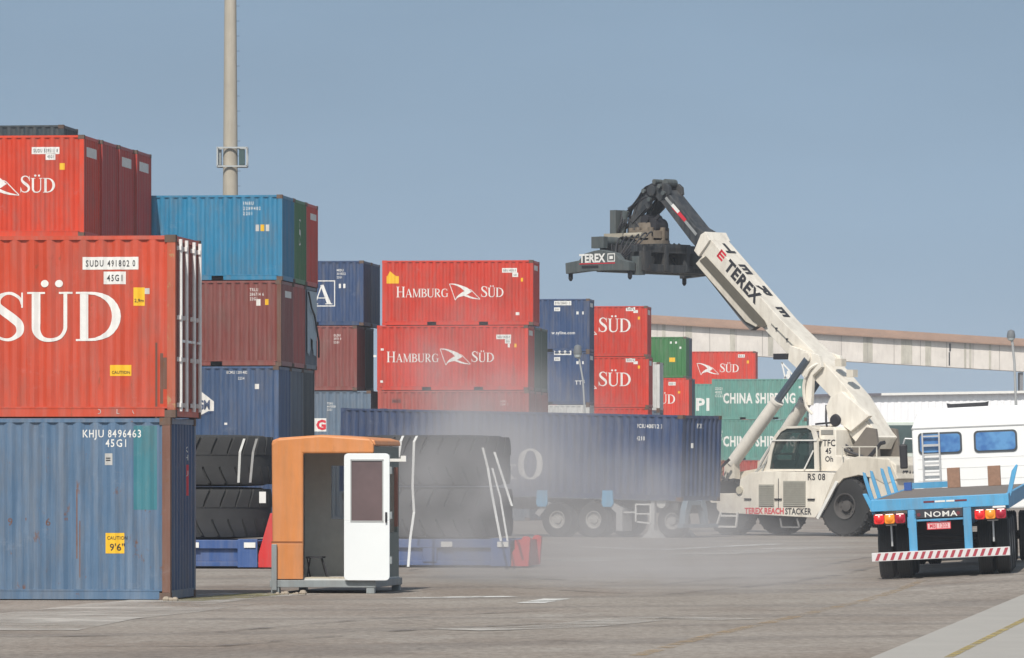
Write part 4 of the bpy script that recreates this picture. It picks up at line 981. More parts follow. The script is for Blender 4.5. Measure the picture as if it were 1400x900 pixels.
# rear fender, hood and counterweight
m = MB(); fp = [(1136, 652), (1149, 634), (1165, 630), (1205, 634), (1216, 660), (1200, 668), (1186, 660), (1166, 655), (1146, 660), (1134, 674), (1122, 702), (1117, 702)]
m.prism(pg(fp, YF), YF, 1.6); m.build('rear_hood', cream2, t, bevel=.02)
m = MB(); m.beam((lx(1139), YF-.03, lz(664)), (lx(1114), YF-.03, lz(714)), .05, .1); m.build('fender_strut', mwhite, t)
m = MB(); m.prism([(2.95, .75), (3.75, .85), (3.95, 1.3), (3.95, 2.2), (3.6, 2.42), (2.9, 2.42)], -1.58, 1.58); cw = m.build('counterweight', cream2, t, bevel=.04)
put(t, 'lettering', sans('STACKER', .24, .03, 1.05, .8), mblack, lambda a, b, l: (3.956, -1.25+a, 1.78+b))
m = MB(); m.box(3.956, 3.97, -.9, .9, 1.0, 1.5); m.build('rear_grille', plain('grille_dark', (.1, .1, .1), .7), t)
# engine box beside the cab
bx0, bx1 = lx(1116, -1.2), lx(1150, -1.2)-.35
m = MB(); m.prism([(bx0, lz(650)), (bx1+.7, lz(650)), (bx1+.5, lz(632)), (bx1, lz(629)), (bx1, lz(594)), (bx1-.1, lz(590)), (bx0+.05, lz(590)), (bx0, lz(594))], -1.2, -.15); m.build('engine_box', cream, t, bevel=.02)
m = MB(); m.box(bx0+.1, bx1-.1, -1.22, -1.195, lz(600), lz(594)); m.build('intake_grille', plain('grille_grey2', (.25, .24, .22), .7), t)
put(t, 'lettering', sans('TFC', .2, .02, 1, .95), mblack, lambda a, b, l: (bx0+.16+a, -1.205, lz(616)+b))
put(t, 'lettering', sans('45', .17, .02, 1, .95), mblack, lambda a, b, l: (bx0+.26+a, -1.205, lz(626)+b)); put(t, 'lettering', sans('Oh', .17, .02), mblack, lambda a, b, l: (bx0+.24+a, -1.205, lz(637)+b))
m = MB(); m.tube((bx0-.35, -.9, lz(586)), (bx0+.3, -.9, lz(584)), .03, n=8); m.lathe([(.001, -.08), (.16, -.08), (.2, 0), (.16, .08), (.001, .08)], (bx0+.42, -.9, lz(581)), 'y', 16); m.build('mirror', mdark, t)
# cab
cf, cb = -1.45, -.15
def cl(px): return lx(px, cf)
out_ = [(1046, 650), (1050, 625), (1056, 604), (1063, 594), (1072, 589), (1102, 588), (1109, 592), (1113, 606), (1114, 650)]
O_ = [(cl(a), lz(b)) for a, b in out_]; ctr = (cl(1082), lz(620))
inn = [(ctr[0]+(x-ctr[0])*.86, ctr[1]+(z-ctr[1])*.90) for x, z in O_]
def ring(m, y0, y1):
    n = len(O_)
    for i in range(n):
        j = (i+1) % n; a, b, p, q = O_[i], O_[j], inn[i], inn[j]
        m.add([(a[0], y0, a[1]), (b[0], y0, b[1]), (q[0], y0, q[1]), (p[0], y0, p[1]), (a[0], y1, a[1]), (b[0], y1, b[1]), (q[0], y1, q[1]), (p[0], y1, p[1])], [(0,1,2,3),(7,6,5,4),(0,4,5,1),(2,6,7,3),(1,5,6,2),(0,3,7,4)])
m = MB(); ring(m, cf, cf+.09); ring(m, cb-.09, cb)
for i in (1, 3, 4, 5, 7): a = O_[i]; m.beam((a[0]*.99+ctr[0]*.01, cf+.09, a[1]-.03), (a[0]*.99+ctr[0]*.01, cb-.09, a[1]-.03), .09, .07)
m.prism([(O_[3][0], O_[3][1]-.02), (O_[4][0], O_[4][1]-.01), (O_[5][0], O_[5][1]-.01), (O_[6][0], O_[6][1]-.02), (O_[6][0], O_[6][1]-.08), (O_[3][0], O_[3][1]-.08)], cf+.09, cb-.09)
cab = m.build('cab_frame', cream, t)
gm = bpy.data.materials.new('cab_glass'); gm.use_nodes = True; b_ = gm.node_tree.nodes['Principled BSDF']; b_.inputs['Base Color'].default_value = (.05, .075, .075, 1); b_.inputs['Roughness'].default_value = .05; b_.inputs['Alpha'].default_value = .5
m = MB(); m.prism(inn, cf+.03, cf+.05); m.build('window', gm, cab); m = MB(); m.prism(inn, cb-.05, cb-.03); m.build('window', gm, cab)
for i, j in ((0, 1), (1, 3), (7, 8)):
    m = MB(); a, b = O_[i], O_[j]; k = .95; m.add([(ctr[0]+(p[0]-ctr[0])*k, y, ctr[1]+(p[1]-ctr[1])*k) for p in (a, b) for y in (cf+.1, cb-.1)], [(0, 1, 3, 2)]); m.build('window', gm, cab, fix=False)
m = MB(); m.beam((cl(1052), cf-.02, lz(608)), (cl(1113), cf-.02, lz(608)), .03, .04); m.beam((cl(1109), cf-.03, lz(622)), (cl(1097), cf-.03, lz(648)), .03, .04); m.build('handrail', mwhite, cab)
m = MB(); m.box(cl(1085), cl(1100), -1.0, -.5, 2.0, 2.5); m.box(cl(1096), cl(1102), -1.0, -.5, 2.5, 3.1); m.tube((cl(1068), -.8, 2.0), (cl(1073), -.8, 2.55), .04, n=8); m.box(cl(1050), cl(1060), -1.2, -.4, 2.0, 2.35); m.build('driver_seat', plain('seat_black', (.02, .02, .022), .7), cab)
# slanting guards in front of the cab
m = MB(); m.beam((lx(1030), -1.4, lz(648)), (cl(1060), -1.4, lz(600)), .04, .05); m.beam((lx(1036), -1.4, lz(650)), (lx(1045), -1.4, lz(628)), .04, .05); m.beam((lx(1020), -1.4, lz(658)), (lx(1040), -1.4, lz(640)), .04, .05); m.build('handrail', plain('rail_grey', (.4, .4, .38), .5), t)
# boom
yb0, yb1 = -.45, .45
def bp(pts, y=-.45): return [(lx(a, y), lz(b)) for a, b in pts]
m = MB(); m.prism(bp([(958, 345), (1012, 414), (1044, 452), (1078, 490), (1090, 500), (1140, 556), (1176, 617), (1190, 620), (1196, 604), (1163, 548), (1122, 498), (1068, 442), (968, 320)]), yb0, yb1)
BO = m.build('outer_boom', cream, t, bevel=.015)
m = MB(); m.prism(bp([(955, 344), (961, 352), (976, 330), (970, 318), (964, 322)]), -.54, .54); m.build('boom_collar', cream, BO, bevel=.01)
m = MB(); m.prism(bp([(1134, 549), (1148, 542), (1184, 575), (1160, 596), (1143, 583), (1133, 590), (1128, 562)], -.62), -.66, -.46); m.prism(bp([(1150, 590), (1172, 575), (1195, 604), (1190, 613), (1172, 618)], -.5), -.5, .5); m.build('boom_base_plate', cream, BO, bevel=.01)
m = MB(); m.prism(bp([(1080, 478), (1096, 484), (1118, 492), (1122, 508), (1110, 520), (1108, 560), (1100, 560), (1100, 524), (1088, 508), (1078, 498)], -.6), -.62, -.47); m.tube((lx(1100, -.7), -.7, lz(495)), (lx(1100, -.7), .7, lz(495)), .16, n=16); m.prism(bp([(1080, 478), (1096, 484), (1118, 492), (1122, 508), (1110, 520), (1100, 524), (1088, 508), (1078, 498)], -.6), .47, .62); m.build('cylinder_bracket', cream, BO, bevel=.01)
m = MB(); m.box(lx(1062, -.6), lx(1078, -.6), -.75, -.5, lz(497), lz(489)); m.build('work_lamp', mdark, BO)
# under-boom hose tray
m = MB(); m.prism(bp([(963, 362), (1030, 444), (1044, 452), (1050, 444), (1046, 436), (972, 352)], -.2), -.5, -.08); m.build('hose_tray', cream2, BO, bevel=.02)
m = MB(); m.prism(bp([(961, 358), (1032, 443), (1044, 452), (1051, 451), (1047, 443), (969, 352)], -.50), -.53, -.502); m.build('channel_shade_strip', plain('channel_shade_brown', (.11, .10, .08), .8), BO)  # thin dark strip painted as the shaded channel between tray and boom
m = MB(); m.prism(bp([(972, 369), (1018, 428), (1030, 446), (1038, 452), (1032, 456), (1022, 446), (968, 374)], -.3), -.42, -.16); m.build('hose_chain', plain('chain_dark', (.12, .12, .12), .7), BO)
# lettering along the boom: on the flank and on the top face
p0 = Vector((lx(968, -.45), 0, lz(320))); p1 = Vector((lx(1068, -.45), 0, lz(442))); du = (p1-p0).normalized(); dn = Vector((-du.z, 0, du.x))
if dn.z < 0: dn = -dn
def boomtext(dec, px, py, mat, k=1, y=-.4545):
    o0 = Vector((lx(px, y), y, lz(py))); put(BO, 'lettering', dec, mat, lambda a, b, l: o0+du*a*k+dn*b)
boomtext(sans('TEREX', .37, .045, 1.12, 1.0), 993, 369, mblack)
lg = join(rectd(0, .28, .0, .07), rectd(0, .28, .11, .18), rectd(0, .28, .22, .29), rectd(.0, .07, 0, .29)); boomtext(lg, 983, 352, mredtxt)
for i, ch in enumerate('TEREX'):             # spaced letters on the top face, read across the boom
    dec = sans(ch, .42, .045); cxm = dec.w/2; base = p0+du*(.5+i*1.0)+dn*.012
    put(BO, 'lettering', dec, mblack, lambda a, b, l, base=base, cxm=cxm: base+du*(b)+Vector((0, .28-(a-cxm)*1.2-.28+.02, 0)))
# inner boom and head
m = MB(); m.prism(bp([(902, 266), (948, 330), (985, 375), (1000, 372), (972, 322), (955, 311), (914, 257), (906, 257)], -.36), -.36, .36); IB = m.build('inner_boom', boomd, t, bevel=.02)
m = MB(); m.prism(bp([(909, 264), (955, 323), (957, 320), (911, 261)], -.37), -.375, -.362); m.build('wear_strip', plain('strip_pale', (.28, .29, .29), .5), IB)
m = MB(); m.prism(bp([(922, 280), (931, 291), (934, 288), (925, 277)], -.37), -.384, -.376); m.build('sticker', mwhite, IB); m = MB(); m.prism(bp([(923, 283), (940, 303), (943, 300), (927, 280)], -.37), -.382, -.376); m.build('sticker', mredtxt, IB)
m = MB(); m.prism(bp([(899, 264), (901, 254), (907, 248), (914, 248), (919, 253), (920, 263), (912, 270), (905, 273)], -.38), -.38, -.25); m.prism(bp([(899, 264), (901, 254), (907, 248), (914, 248), (919, 253), (920, 263), (912, 270), (905, 273)], -.38), .25, .38); m.tube((lx(908, 0), -.5, lz(258)), (lx(908, 0), .5, lz(258)), .17, n=16); m.box(lx(908, 0)-.25, lx(908, 0)+.2, -.25, .25, lz(268), lz(253)); HD = m.build('boom_head', boomd, t, bevel=.01)
random.seed(5)
for k in range(9):
    y = -.4+k*.1+random.uniform(-.04, .04); m = MB(); jz = random.uniform(-4, 5); p = [(lx(912, 0), y, lz(250)), (lx(898-k, 0), y, lz(250+jz)), (lx(886-k, 0), y*.9, lz(264+jz*1.6)), (lx(874-k*.6, 0), y*.8, lz(282)), (lx(866+k, 0), y*.7, lz(290+k*3)), (lx(862+k*2, 0), y*.6, lz(320))]
    q = smooth_pts(p, 5); m.path(q, .028, 6); m.build('hose', mdark, HD, smooth=True)
# damping links and rotator under the head
hx = lx(893, 0)
m = MB()
for y in (-.36, .36):
    m.prism([(lx(a, 0), lz(b)) for a, b in ((896, 262), (908, 268), (903, 282), (893, 292), (890, 308), (884, 322), (872, 322), (876, 302), (882, 284))], y-.05, y+.05)
m.build('hanger', boomd, HD, bevel=.01)
m = MB(); m.tube((lx(902, 0), -.3, lz(307)), (lx(902, 0), .3, lz(307)), .26, n=18); m.tube((lx(896, 0), -.38, lz(297)), (lx(896, 0), .38, lz(297)), .15, n=14); m.beam((lx(888, 0), -.2, lz(318)), (lx(912, 0), -.2, lz(292)), .08, .1); m.build('tilt_motor', mdark, HD, smooth=True)
m = MB(); m.tube((lx(874, 0), -.5, lz(285)), (lx(866, 0), -.5, lz(322)), .11, n=12); m.tube((lx(888, 0), .4, lz(280)), (lx(878, 0), .4, lz(322)), .1, n=12); m.box(lx(860, 0), lx(868, 0), -.8, -.3, lz(318), lz(284)); m.build('damping_cylinder', sprg, HD)
m = MB(); m.lathe([(.001, lz(324)), (.62, lz(324)), (.62, lz(314)), (.45, lz(312)), (.42, lz(302)), (.001, lz(302))], (lx(892, 0), 0, 0), 'z', 28); m.lathe([(.001, lz(334)), (.62, lz(334)), (.62, lz(327)), (.001, lz(327))], (lx(894, 0), 0, 0), 'z', 28)
for k in range(8): a = 2*pi*k/8; m.tube((lx(892, 0)+.55*cos(a), .55*sin(a), lz(327)), (lx(892, 0)+.55*cos(a), .55*sin(a), lz(309)), .1, n=10)
m.build('rotator', plain('rotator_brown', (.16, .13, .10), .7, .4), HD)
# spreader: long frame across the machine, end beams along it
t3 = t; sc = lx(904, 0); zb = lz(380)
m = MB(); m.box(sc-.75, sc-.52, -2.0, 2.3, lz(346), lz(337)); m.box(sc+.52, sc+.75, -2.0, 2.3, lz(346), lz(337)); m.box(sc-.75, sc+.75, -.75, .75, lz(344), lz(333))
for y in (-1.6, -.5, .6, 1.7): m.box(sc-.78, sc+.78, y-.09, y+.09, lz(371), lz(335))
m.box(sc-.72, sc-.5, -2.2, 2.2, lz(373), lz(362)); m.box(sc+.5, sc+.72, -2.2, 2.2, lz(373), lz(362)); m.tube((sc-.62, -2.2, lz(354)), (sc-.62, 2.2, lz(354)), .07); m.box(sc-.3, sc+.3, -1.2, 1.0, lz(366), lz(350))
SP = m.build('spreader_frame', boomd, t, bevel=.01)
for sg, mt_ in ((-1, sprg), (1, boomd)):
    m = MB(); y0, y1 = sorted((sg*1.2, sg*2.75))
    m.box(sc-.42, sc-.12, y0, y1, lz(372), lz(358)); m.box(sc+.12, sc+.42, y0, y1, lz(372), lz(358)); m.build('telescopic_beam', mt_, SP)
    y0, y1 = sorted((sg*2.75, sg*3.05)); m = MB(); b_ = [(sc-1.28, lz(376)), (sc-1.30, lz(361)), (sc-.75, lz(358)), (sc-.55, lz(349)), (sc-.1, lz(345)), (sc+.15, lz(344)), (sc+.7, lz(349)), (sc+.9, lz(358)), (sc+1.28, lz(362)), (sc+1.28, lz(374)), (sc+.6, lz(373)), (sc-.4, lz(373))]
    m.prism(b_, y0, y1); EB = m.build('end_beam', mt_, SP, bevel=.015)
    for dx in (-1.2, 1.2):
        m = MB(); m.box(sc+dx-.05, sc+dx+.05, sg*2.9-.05, sg*2.9+.05, lz(383), lz(374)); m.tube((sc+dx, sg*2.9, lz(386)), (sc+dx, sg*2.9, lz(383)), .03, .07, 8); m.build('twistlock', mdark, EB)
    if sg < 0:
        put(EB, 'lettering', sans('TEREX', .26, .035, 1, .95), mwhite, lambda a, b, l: (sc-.72+a, -3.056, lz(361)+b)); put(EB, 'logo', join(rectd(0, .03, 0, .26), rectd(.27, .3, 0, .26), rectd(.03, .27, .23, .26), rectd(.03, .27, 0, .03), rectd(.08, .22, .08, .18)), mwhite, lambda a, b, l: (sc+.42+a, -3.056, lz(361)+b))
        m = MB(); m.box(sc-.72, sc+.72, -3.058, -3.051, lz(363.5), lz(362.3)); m.build('red_line', mredtxt, EB); m = MB(); m.box(sc-.62, sc+.05, -3.058, -3.051, lz(369), lz(365.5)); m.build('slot', mdark, EB)
m = MB(); m.tube((sc-.6, -2.2, lz(331)), (sc-.6, .9, lz(331)), .17, n=16); m.box(sc-.85, sc-.35, -2.3, -2.1, lz(340), lz(324)); m.box(sc-.85, sc-.35, .7, .9, lz(340), lz(324)); m.build('side_shift_cylinder', sprg, SP, smooth=True)
m = MB(); m.box(sc-1.15, sc-.4, -1.3, -.4, lz(325), lz(318)); m.tube((sc-.2, -1.4, lz(322)), (sc+.5, -1.4, lz(322)), .09); m.build('valve_block', plain('valve_tan', (.33, .3, .24), .7, .3), SP)
m = MB()
for k in range(8):
    q = smooth_pts([(sc-.9+k*.2, -.9, lz(322)), (sc-.8+k*.25, -1.6, lz(330-k*1.5)), (sc-.3+k*.1, -2.0, lz(350)), (sc+.2-k*.08, -1.9, lz(366)), (sc+.1, -2.6, lz(364))], 6); m.path(q, .025, 6)
m.build('hose', mdark, SP, smooth=True)
m = MB(); m.tube((sc-.2, -2.4, lz(371)), (sc-.2, 2.3, lz(371)), .06); m.box(sc+.55, sc+.85, -2.0, -1.7, lz(378), lz(352)); m.box(sc+.3, sc+.95, .9, 1.6, lz(366), lz(345)); m.build('actuator', sprg, SP)
random.seed(12)
def loop_hose(pts, r=.03, par=None, mat=None):
    m = MB(); m.path(smooth_pts(pts, 5), r, 6); m.build('hose', mat or mdark, par or HD, smooth=True)
def hp(px, py, y): return (lx(px, 0), y, lz(py))
for k in range(6):
    y = -.4+k*.15; loop_hose([hp(900, 266, y), hp(889+k, 274+k, y), hp(884+k, 296, y), hp(893, 312-k*2, y), hp(903-k, 320, y*.6)], .03)
for k in range(5):
    y = -.5+k*.1; loop_hose([hp(868, 288, y), hp(873+k, 300, y-.2), hp(870-k, 318, y-.3), hp(880+k*3, 332, y-.5), hp(890+k*4, 348+k, y-.7), hp(884+k*6, 366, y-.9)], .03)
for k in range(5):
    y = .3+k*.25; loop_hose([hp(898, 330, y), hp(912+k*2, 346, y), hp(920+k*3, 362-k*3, y), hp(908+k, 372, y)], .035, SP)
m = MB(); m.beam(hp(868, 282, -.15), hp(897, 262, -.15), .07, .09); m.beam(hp(868, 282, .15), hp(897, 262, .15), .1, .12); m.beam(hp(880, 300, -.42), hp(899, 280, -.42), .08, .14); m.build('link_arm', boomd, HD)
for px, py, ya_, yb_, r_ in ((897, 258, -.5, -.42, .07), (919, 252, -.5, -.42, .07), (924, 262, -.5, -.42, .07), (905, 270, -.5, -.42, .07), (921, 247, -.25, .25, .12), (907, 245, -.3, .1, .08)): m = MB(); m.tube(hp(px, py, ya_), hp(px, py, yb_), r_, n=12); m.build('pin', sprg, HD)
m = MB(); m.box(sc-.5, sc+.55, .8, 1.5, lz(345), lz(334)); m.tube((sc+.25, -1.6, lz(343)), (sc+.25, 1.9, lz(343)), .10); m.box(sc-.95, sc-.62, -.2, .5, lz(336), lz(322)); m.box(sc+.76, sc+.98, -1.9, -1.55, lz(372), lz(345)); m.build('hydraulic_unit', boomd, SP)
m = MB(); m.tube((sc+.05, -2.7, lz(352)), (sc+.05, 2.7, lz(352)), .045); m.build('tie_rod', plain('rod_pale', (.5, .5, .48), .4), SP)
# pipes, clamps and weld pads along the outer boom
m = MB(); a_ = Vector((lx(1056, -.47), -.475, lz(447))); b2 = Vector((lx(1112, -.47), -.475, lz(507)))
m.tube(a_, b2, .016, n=6); m.build('hydraulic_pipe', plain('pipe_grey', (.3, .29, .26), .5), BO)
for k in range(4):
    q = a_.lerp(b2, (k+.5)/4); m = MB(); m.box(q.x-.03, q.x+.03, -.50, -.455, q.z-.035, q.z+.035); m.build('pipe_clamp', mdark, BO)
m = MB(); q0 = Vector((lx(1010, -.2), -.3, lz(352))); 
for px, py in ((1156, 520), (1141, 505)): m.box(lx(px, -.3), lx(px, -.3)+.25, -.35, -.1, lz(py)-.05, lz(py)+.18)
m.build('top_lamp', cream2, BO)
loop_hose([(lx(1122, -.5), -.55, lz(502)), (lx(1110, -.5), -.7, lz(512)), (lx(1104, -.5), -.72, lz(535)), (lx(1106, -.5), -.68, lz(560)), (lx(1112, -.5), -.6, lz(572))], .05, BO, cream)
loop_hose([(lx(1128, -.5), -.5, lz(560)), (lx(1134, -.5), -.7, lz(590)), (lx(1150, -.5), -.75, lz(606)), (lx(1165, -.5), -.6, lz(622))], .035, BO)
loop_hose([(lx(1140, -.5), -.5, lz(598)), (lx(1148, -.5), -.72, lz(612)), (lx(1160, -.5), -.75, lz(622)), (lx(1178, -.5), -.6, lz(630))], .045, BO)
m = MB()
for x in (lx(1140), lx(1162), lx(1184)): m.beam((x, YF+.2, 2.36), (x, YF+.2, 2.75), .03, .03)
m.beam((lx(1140), YF+.2, 2.75), (lx(1184), YF+.2, 2.75), .03, .03); m.build('handrail', plain('rail_cream', (.6, .57, .5), .5), t)
# lift cylinders
for y in (-.85, .85):
    yy = y; a0 = Vector((lx(1003, -.85), yy, lz(640))); a1 = Vector((lx(1101, -.7), yy*.75, lz(497))); mid = a0.lerp(a1, .60)
    m = MB(); m.tube(a0, mid, .20, .20, 18); m.tube(a0.lerp(a1, .585), a0.lerp(a1, .605), .225, .225, 18); LC = m.build('lift_cylinder', plain('cyl_cream', (.66, .62, .56), .4), t, smooth=True)
    m = MB(); m.tube(mid, a1, .115, .115, 14); m.build('piston_rod', plain('rod_steel', (.13, .16, .20), .25, .15, 4, .5), LC, smooth=True)
    m = MB(); m.prism([(a0.x-.25, lz(690)), (a0.x+.25, lz(690)), (a0.x+.18, lz(636)), (a0.x-.18, lz(636))], yy-.15, yy+.15); m.build('cylinder_foot', cream2, t)
random.seed(9)
for k in range(7):
    m = MB(); x = a0.x+random.uniform(-.5, .35); q = smooth_pts([(x, -1.3, lz(632+k)), (x-.3+random.random()*.5, -1.45, lz(650)), (x+random.uniform(-.2, .3), -1.5, lz(668)), (x+.1, -1.35, lz(692-k))], 5); m.path(q, .03, 6); m.build('hose', mdark if k % 3 else plain('hose_rust', (.2, .12, .08), .8), t, smooth=True)
m = MB(); m.box(lx(1015), lx(1042), .2, 1.5, 1.75, lz(634)); m.build('oil_tank', plain('tank_dusty', (.42, .38, .34), .6), t)
# boom pivot towers, coloured dark for the shaded space under the boom base
m = MB()
for y in (-.75, .6): m.prism([(1.1, 2.1), (2.6, 2.1), (2.55, 2.7), (2.45, 3.3), (2.1, 3.35), (1.6, 2.8)], y*.8, y*.8+.12)
m.build('boom_pivot', plain('pivot_shade_brown', (.16, .14, .12), .8), t, bevel=.01)
m = MB(); m.tube((2.5, -1.0, 2.4), (2.95, -1.0, 2.85), .07, .05, 10); m.tube((2.95, -1.0, 2.85), (3.1, -1.0, 2.88), .06, n=10); m.build('exhaust', mdark, t)

# ------------------------------------------------------------------ flatbed trailer at the right
bR = MAT['light_blue']; s = 74
X, Y = W(1290, s); tz = gz(X, Y)
t = TR = thing('flatbed_trailer', 'light blue flatbed trailer with red tail lights and a striped bumper, seen from behind', 'trailer', (X, Y, tz+.0), 0)
TM = Matrix.Rotation(radians(-7.0), 4, 'Z') @ Matrix.Rotation(radians(.75), 4, 'X') @ Matrix.Rotation(radians(-2.85), 4, 'Y'); TM.translation = (X, Y, tz+.0)
t.matrix_world = TM; t['label'] = t['label']
def tx(px): return (px-1290)/74
def tzz(py, px=1290): return (791.5-py)/74 - (px-1290)/74*.05
lb = paint('sky_blue_paint', (.09, .37, .64), .15, .3); wood = paint('deck_wood', (.22, .19, .17), .1, .4, .85)
m = MB(); m.box(-1.24, 1.24, .1, 12, 1.44, 1.49); m.build('deck_floor', wood, t)
m = MB(); m.box(-1.27, 1.27, 0, .12, 1.28, 1.50); m.box(-1.27, -1.20, .12, 12, 1.22, 1.50); m.box(1.20, 1.27, .12, 12, 1.22, 1.50)
for y in (1.5, 3, 4.5, 6, 7.5, 9, 10.5): m.box(-1.2, 1.2, y, y+.1, 1.3, 1.435)
m.prism([(-1.272, 1.28), (-1.42, 1.62), (-1.34, 1.62), (-1.20, 1.35)], .02, .2); m.build('deck_frame', lb, t, bevel=.01)
m = MB()
for x in (-.62, .40): m.box(x, x+.14, .12, 12, .95, 1.28)
m.build('chassis_beam', lb, t)
m = MB(); 
for x in (-.6, .42): m.box(x, x+.15, .0, .11, .50, 1.277)
m.box(-.45, .42, .02, .1, 1.06, 1.10); m.build('rear_post', lb, t, bevel=.006)
m = MB(); m.box(-1.3, 1.25, -.06, -.0, .36, .52); BU = m.build('bumper', plain('bumper_white', (.62, .60, .60), .5, .06), t, bevel=.005)
m = MB()
for k in range(18):
    x = -1.24+k*.138; m.add([(x, -.064, .375), (x+.06, -.064, .375), (x+.115, -.064, .505), (x+.055, -.064, .505)] if k > 8 or True else [], [(0, 1, 2, 3)])
m.build('hazard_stripe', plain('stripe_red', (.36, .05, .07), .5), BU, fix=False)
m = MB(); m.box(-.48, .41, .0, .02, 1.12, 1.277); NB = m.build('name_board', plain('board_dark', (.04, .04, .05), .5), t)
put(NB, 'lettering', sans('NOMA', .10, .012, 1.08, 1.35), mwhite, lambda a, b, l: (-.30+a, -.004, 1.135+b)); refl = plain('refl_dark', (.15, .03, .04), .4)
for x in (-.40, .33): m = MB(); m.tube((x, -.01, 1.185), (x, 0.0, 1.185), .035, n=12); m.build('reflector', refl, NB)
m = MB(); m.box(-.26, .18, .06, .075, .90, 1.04); NP = m.build('number_plate', plain('plate_pale', (.70, .45, .45), .5, .05), t)
m = MB(); m.box(-.26, .18, .052, .058, 1.02, 1.04); m.box(-.26, .18, .052, .058, .90, .915); m.box(-.26, -.245, .052, .058, .915, 1.02); m.box(.165, .18, .052, .058, .915, 1.02); m.build('plate_border', plain('plate_red', (.6, .05, .07), .5), NP)
put(NP, 'lettering', sans('MBJ 1202', .075, .008, 1.05, .8), plain('plate_red', None) if False else MAT['plate_red'], lambda a, b, l: (-.215+a, .054, .932+b))
m = MB(); m.box(-.19, .11, .05, .1, 1.045, 1.10); m.tube((-.03, .03, 1.06), (-.03, .05, 1.06), .02, n=8); m.build('plate_lamp', lb, t)
m = MB(); m.box(-.56, .5, 1.0, 1.1, .5, 1.22); m.tube((-.9, 1.3, .53), (.9, 1.3, .53), .08); m.tube((-.5, .8, .8), (.4, .8, .72), .03); m.tube((-.3, .7, .62), (.4, .7, .64), .02); m.build('underframe', mdark, t)
lred = plain('lens_red', (.75, .02, .02), .25, .05, 6, 0, .6); lor = plain('lens_orange', (.85, .28, .02), .25, .05, 6, 0, .6); ldr = plain('lens_darkred', (.35, .01, .03), .25, .05, 6, 0, .6)
for x0, lab_ in ((-1.24, 0), (.62, 1)):
    m = MB(); m.box(x0, x0+.60, .02, .10, 1.03, 1.24); LB = m.build('tail_light', plain('light_housing', (.05, .04, .04), .6), t, bevel=.01)
    for k, mt_ in enumerate((lred, lor, ldr)):
        m = MB(); m.prism([(x0+.01+k*.195+a, 1.045+b) for a, b in ((.02, 0), (.17, 0), (.19, .03), (.19, .15), (.17, .18), (.02, .18), (0, .15), (0, .03))], -.02, .019); LN = m.build('lens', mt_, LB, bevel=.012)
        m = MB(); m.lathe([(.001, -.045), (.05, -.04), (.075, -.021), (.001, -.021)], (x0+.105+k*.195, .0, 1.135), 'y', 16); m.build('bulb_cover', mt_, LN, smooth=True)
for xa, xb, mt_ in ((-.30, -.10, MAT['refl_dark']), (.28, .50, MAT['refl_dark']), (-.09, .1, mwhite), (.12, .27, mwhite)): m = MB(); m.box(xa, xb, -.006, 0, 1.40, 1.432); m.build('reflector', mt_, t)
for ya in (1.25, 2.5, 3.75):
    for x in (-1.09, -.76, .76, 1.09):
        # axis along x: build with axis y then turn
        w0 = wheel(t, (0, 0, 0), .52, .27, .5, -1 if x < 0 else 1); w0.rotation_euler = (0, 0, radians(-90)); w0.location = (x, ya, .52)
    m = MB(); m.tube((-1, ya, .52), (1, ya, .52), .07); m.build('axle', mdark, t)
m = MB()
for x in (-.93, .95): m.tube((x, .3, .62), (x, .3, 1.02), .02, n=6); m.tube((x-.1, .3, 1.02), (x+.1, .3, 1.02), .02, n=6)
m.build('mudguard_bracket', mgalv, t)
for x, sg in ((-1.24, -1), (1.24, 1)):
    for y in ((.25, 2.6, 6.2, 8.8) if sg < 0 else (.9,)):
        m = MB(); m.prism([(x-.04, 1.42), (x+.04, 1.42), (x+.04+sg*.16, 2.0), (x+sg*.17, 2.02), (x-.04+sg*.12, 1.9)], y, y+.12); m.build('stake', lb, t, bevel=.008)
m = MB(); m.box(-1.2, -.2, 11.9, 12.0, 1.5, 1.62); m.build('headboard', lb, t)
mwd = plain('block_wood', (.27, .16, .11), .85, .35, 10)
for x in (-.33, .50):
    m = MB(); m.box(x, x+.26, 11.2, 11.4, 1.49, 1.90); o = m.build('timber_block', mwd, bevel=.01); o.matrix_world = TM; tag(o, 'brown timber block standing on the front of the flatbed, %s of the two' % ('left' if x < 0 else 'right'), 'timber block', 'timber blocks on the flatbed')
m = MB(); m.box(-1.15, -1.0, 9.8, 10.1, 1.5, 1.66); o = m.build('plastic_box', plain('box_blue', (.03, .09, .3), .5)); o.matrix_world = TM; tag(o, 'small dark blue box at the far left edge of the flatbed', 'box')
# tractor unit
s2 = 65.0; X, Y = W(1338, s2); zt0 = gz(X, Y)
t = thing('truck', 'white truck cab with two rear windows, a ladder and a black mirror, pulling the flatbed', 'truck', (X, Y, zt0), 0)
KM = Matrix.Rotation(radians(-7.0), 4, 'Z') @ Matrix.Rotation(radians(-2.2), 4, 'Y'); KM.translation = (X, Y, zt0); t.matrix_world = KM
mwh = plain('cab_white', (.80, .80, .79), .35, .04, 1)
H0 = 1.05; m = MB()
m.prism([(-1.3, H0), (1.3, H0), (1.3, 2.83), (1.20, 3.14), (1.05, 3.22), (-1.02, 3.22), (-1.18, 3.14), (-1.3, 2.83)], 0, 2.1); CB = m.build('cab', mwh, t, bevel=.04)
m = MB(); m.box(-1.31, 1.31, -.012, 2.05, 2.80, 2.825); m.build('roof_seam', plain('seam_grey', (.4, .4, .4), .6), CB)
def rrect(x0, x1, z0, z1, r):
    p = []
    for cx2, cz2, a0_ in ((x1-r, z1-r, 0), (x0+r, z1-r, 90), (x0+r, z0+r, 180), (x1-r, z0+r, 270)):
        for k in range(5): a = radians(a0_+k*22.5); p.append((cx2+r*cos(a), cz2+r*sin(a)))
    return p
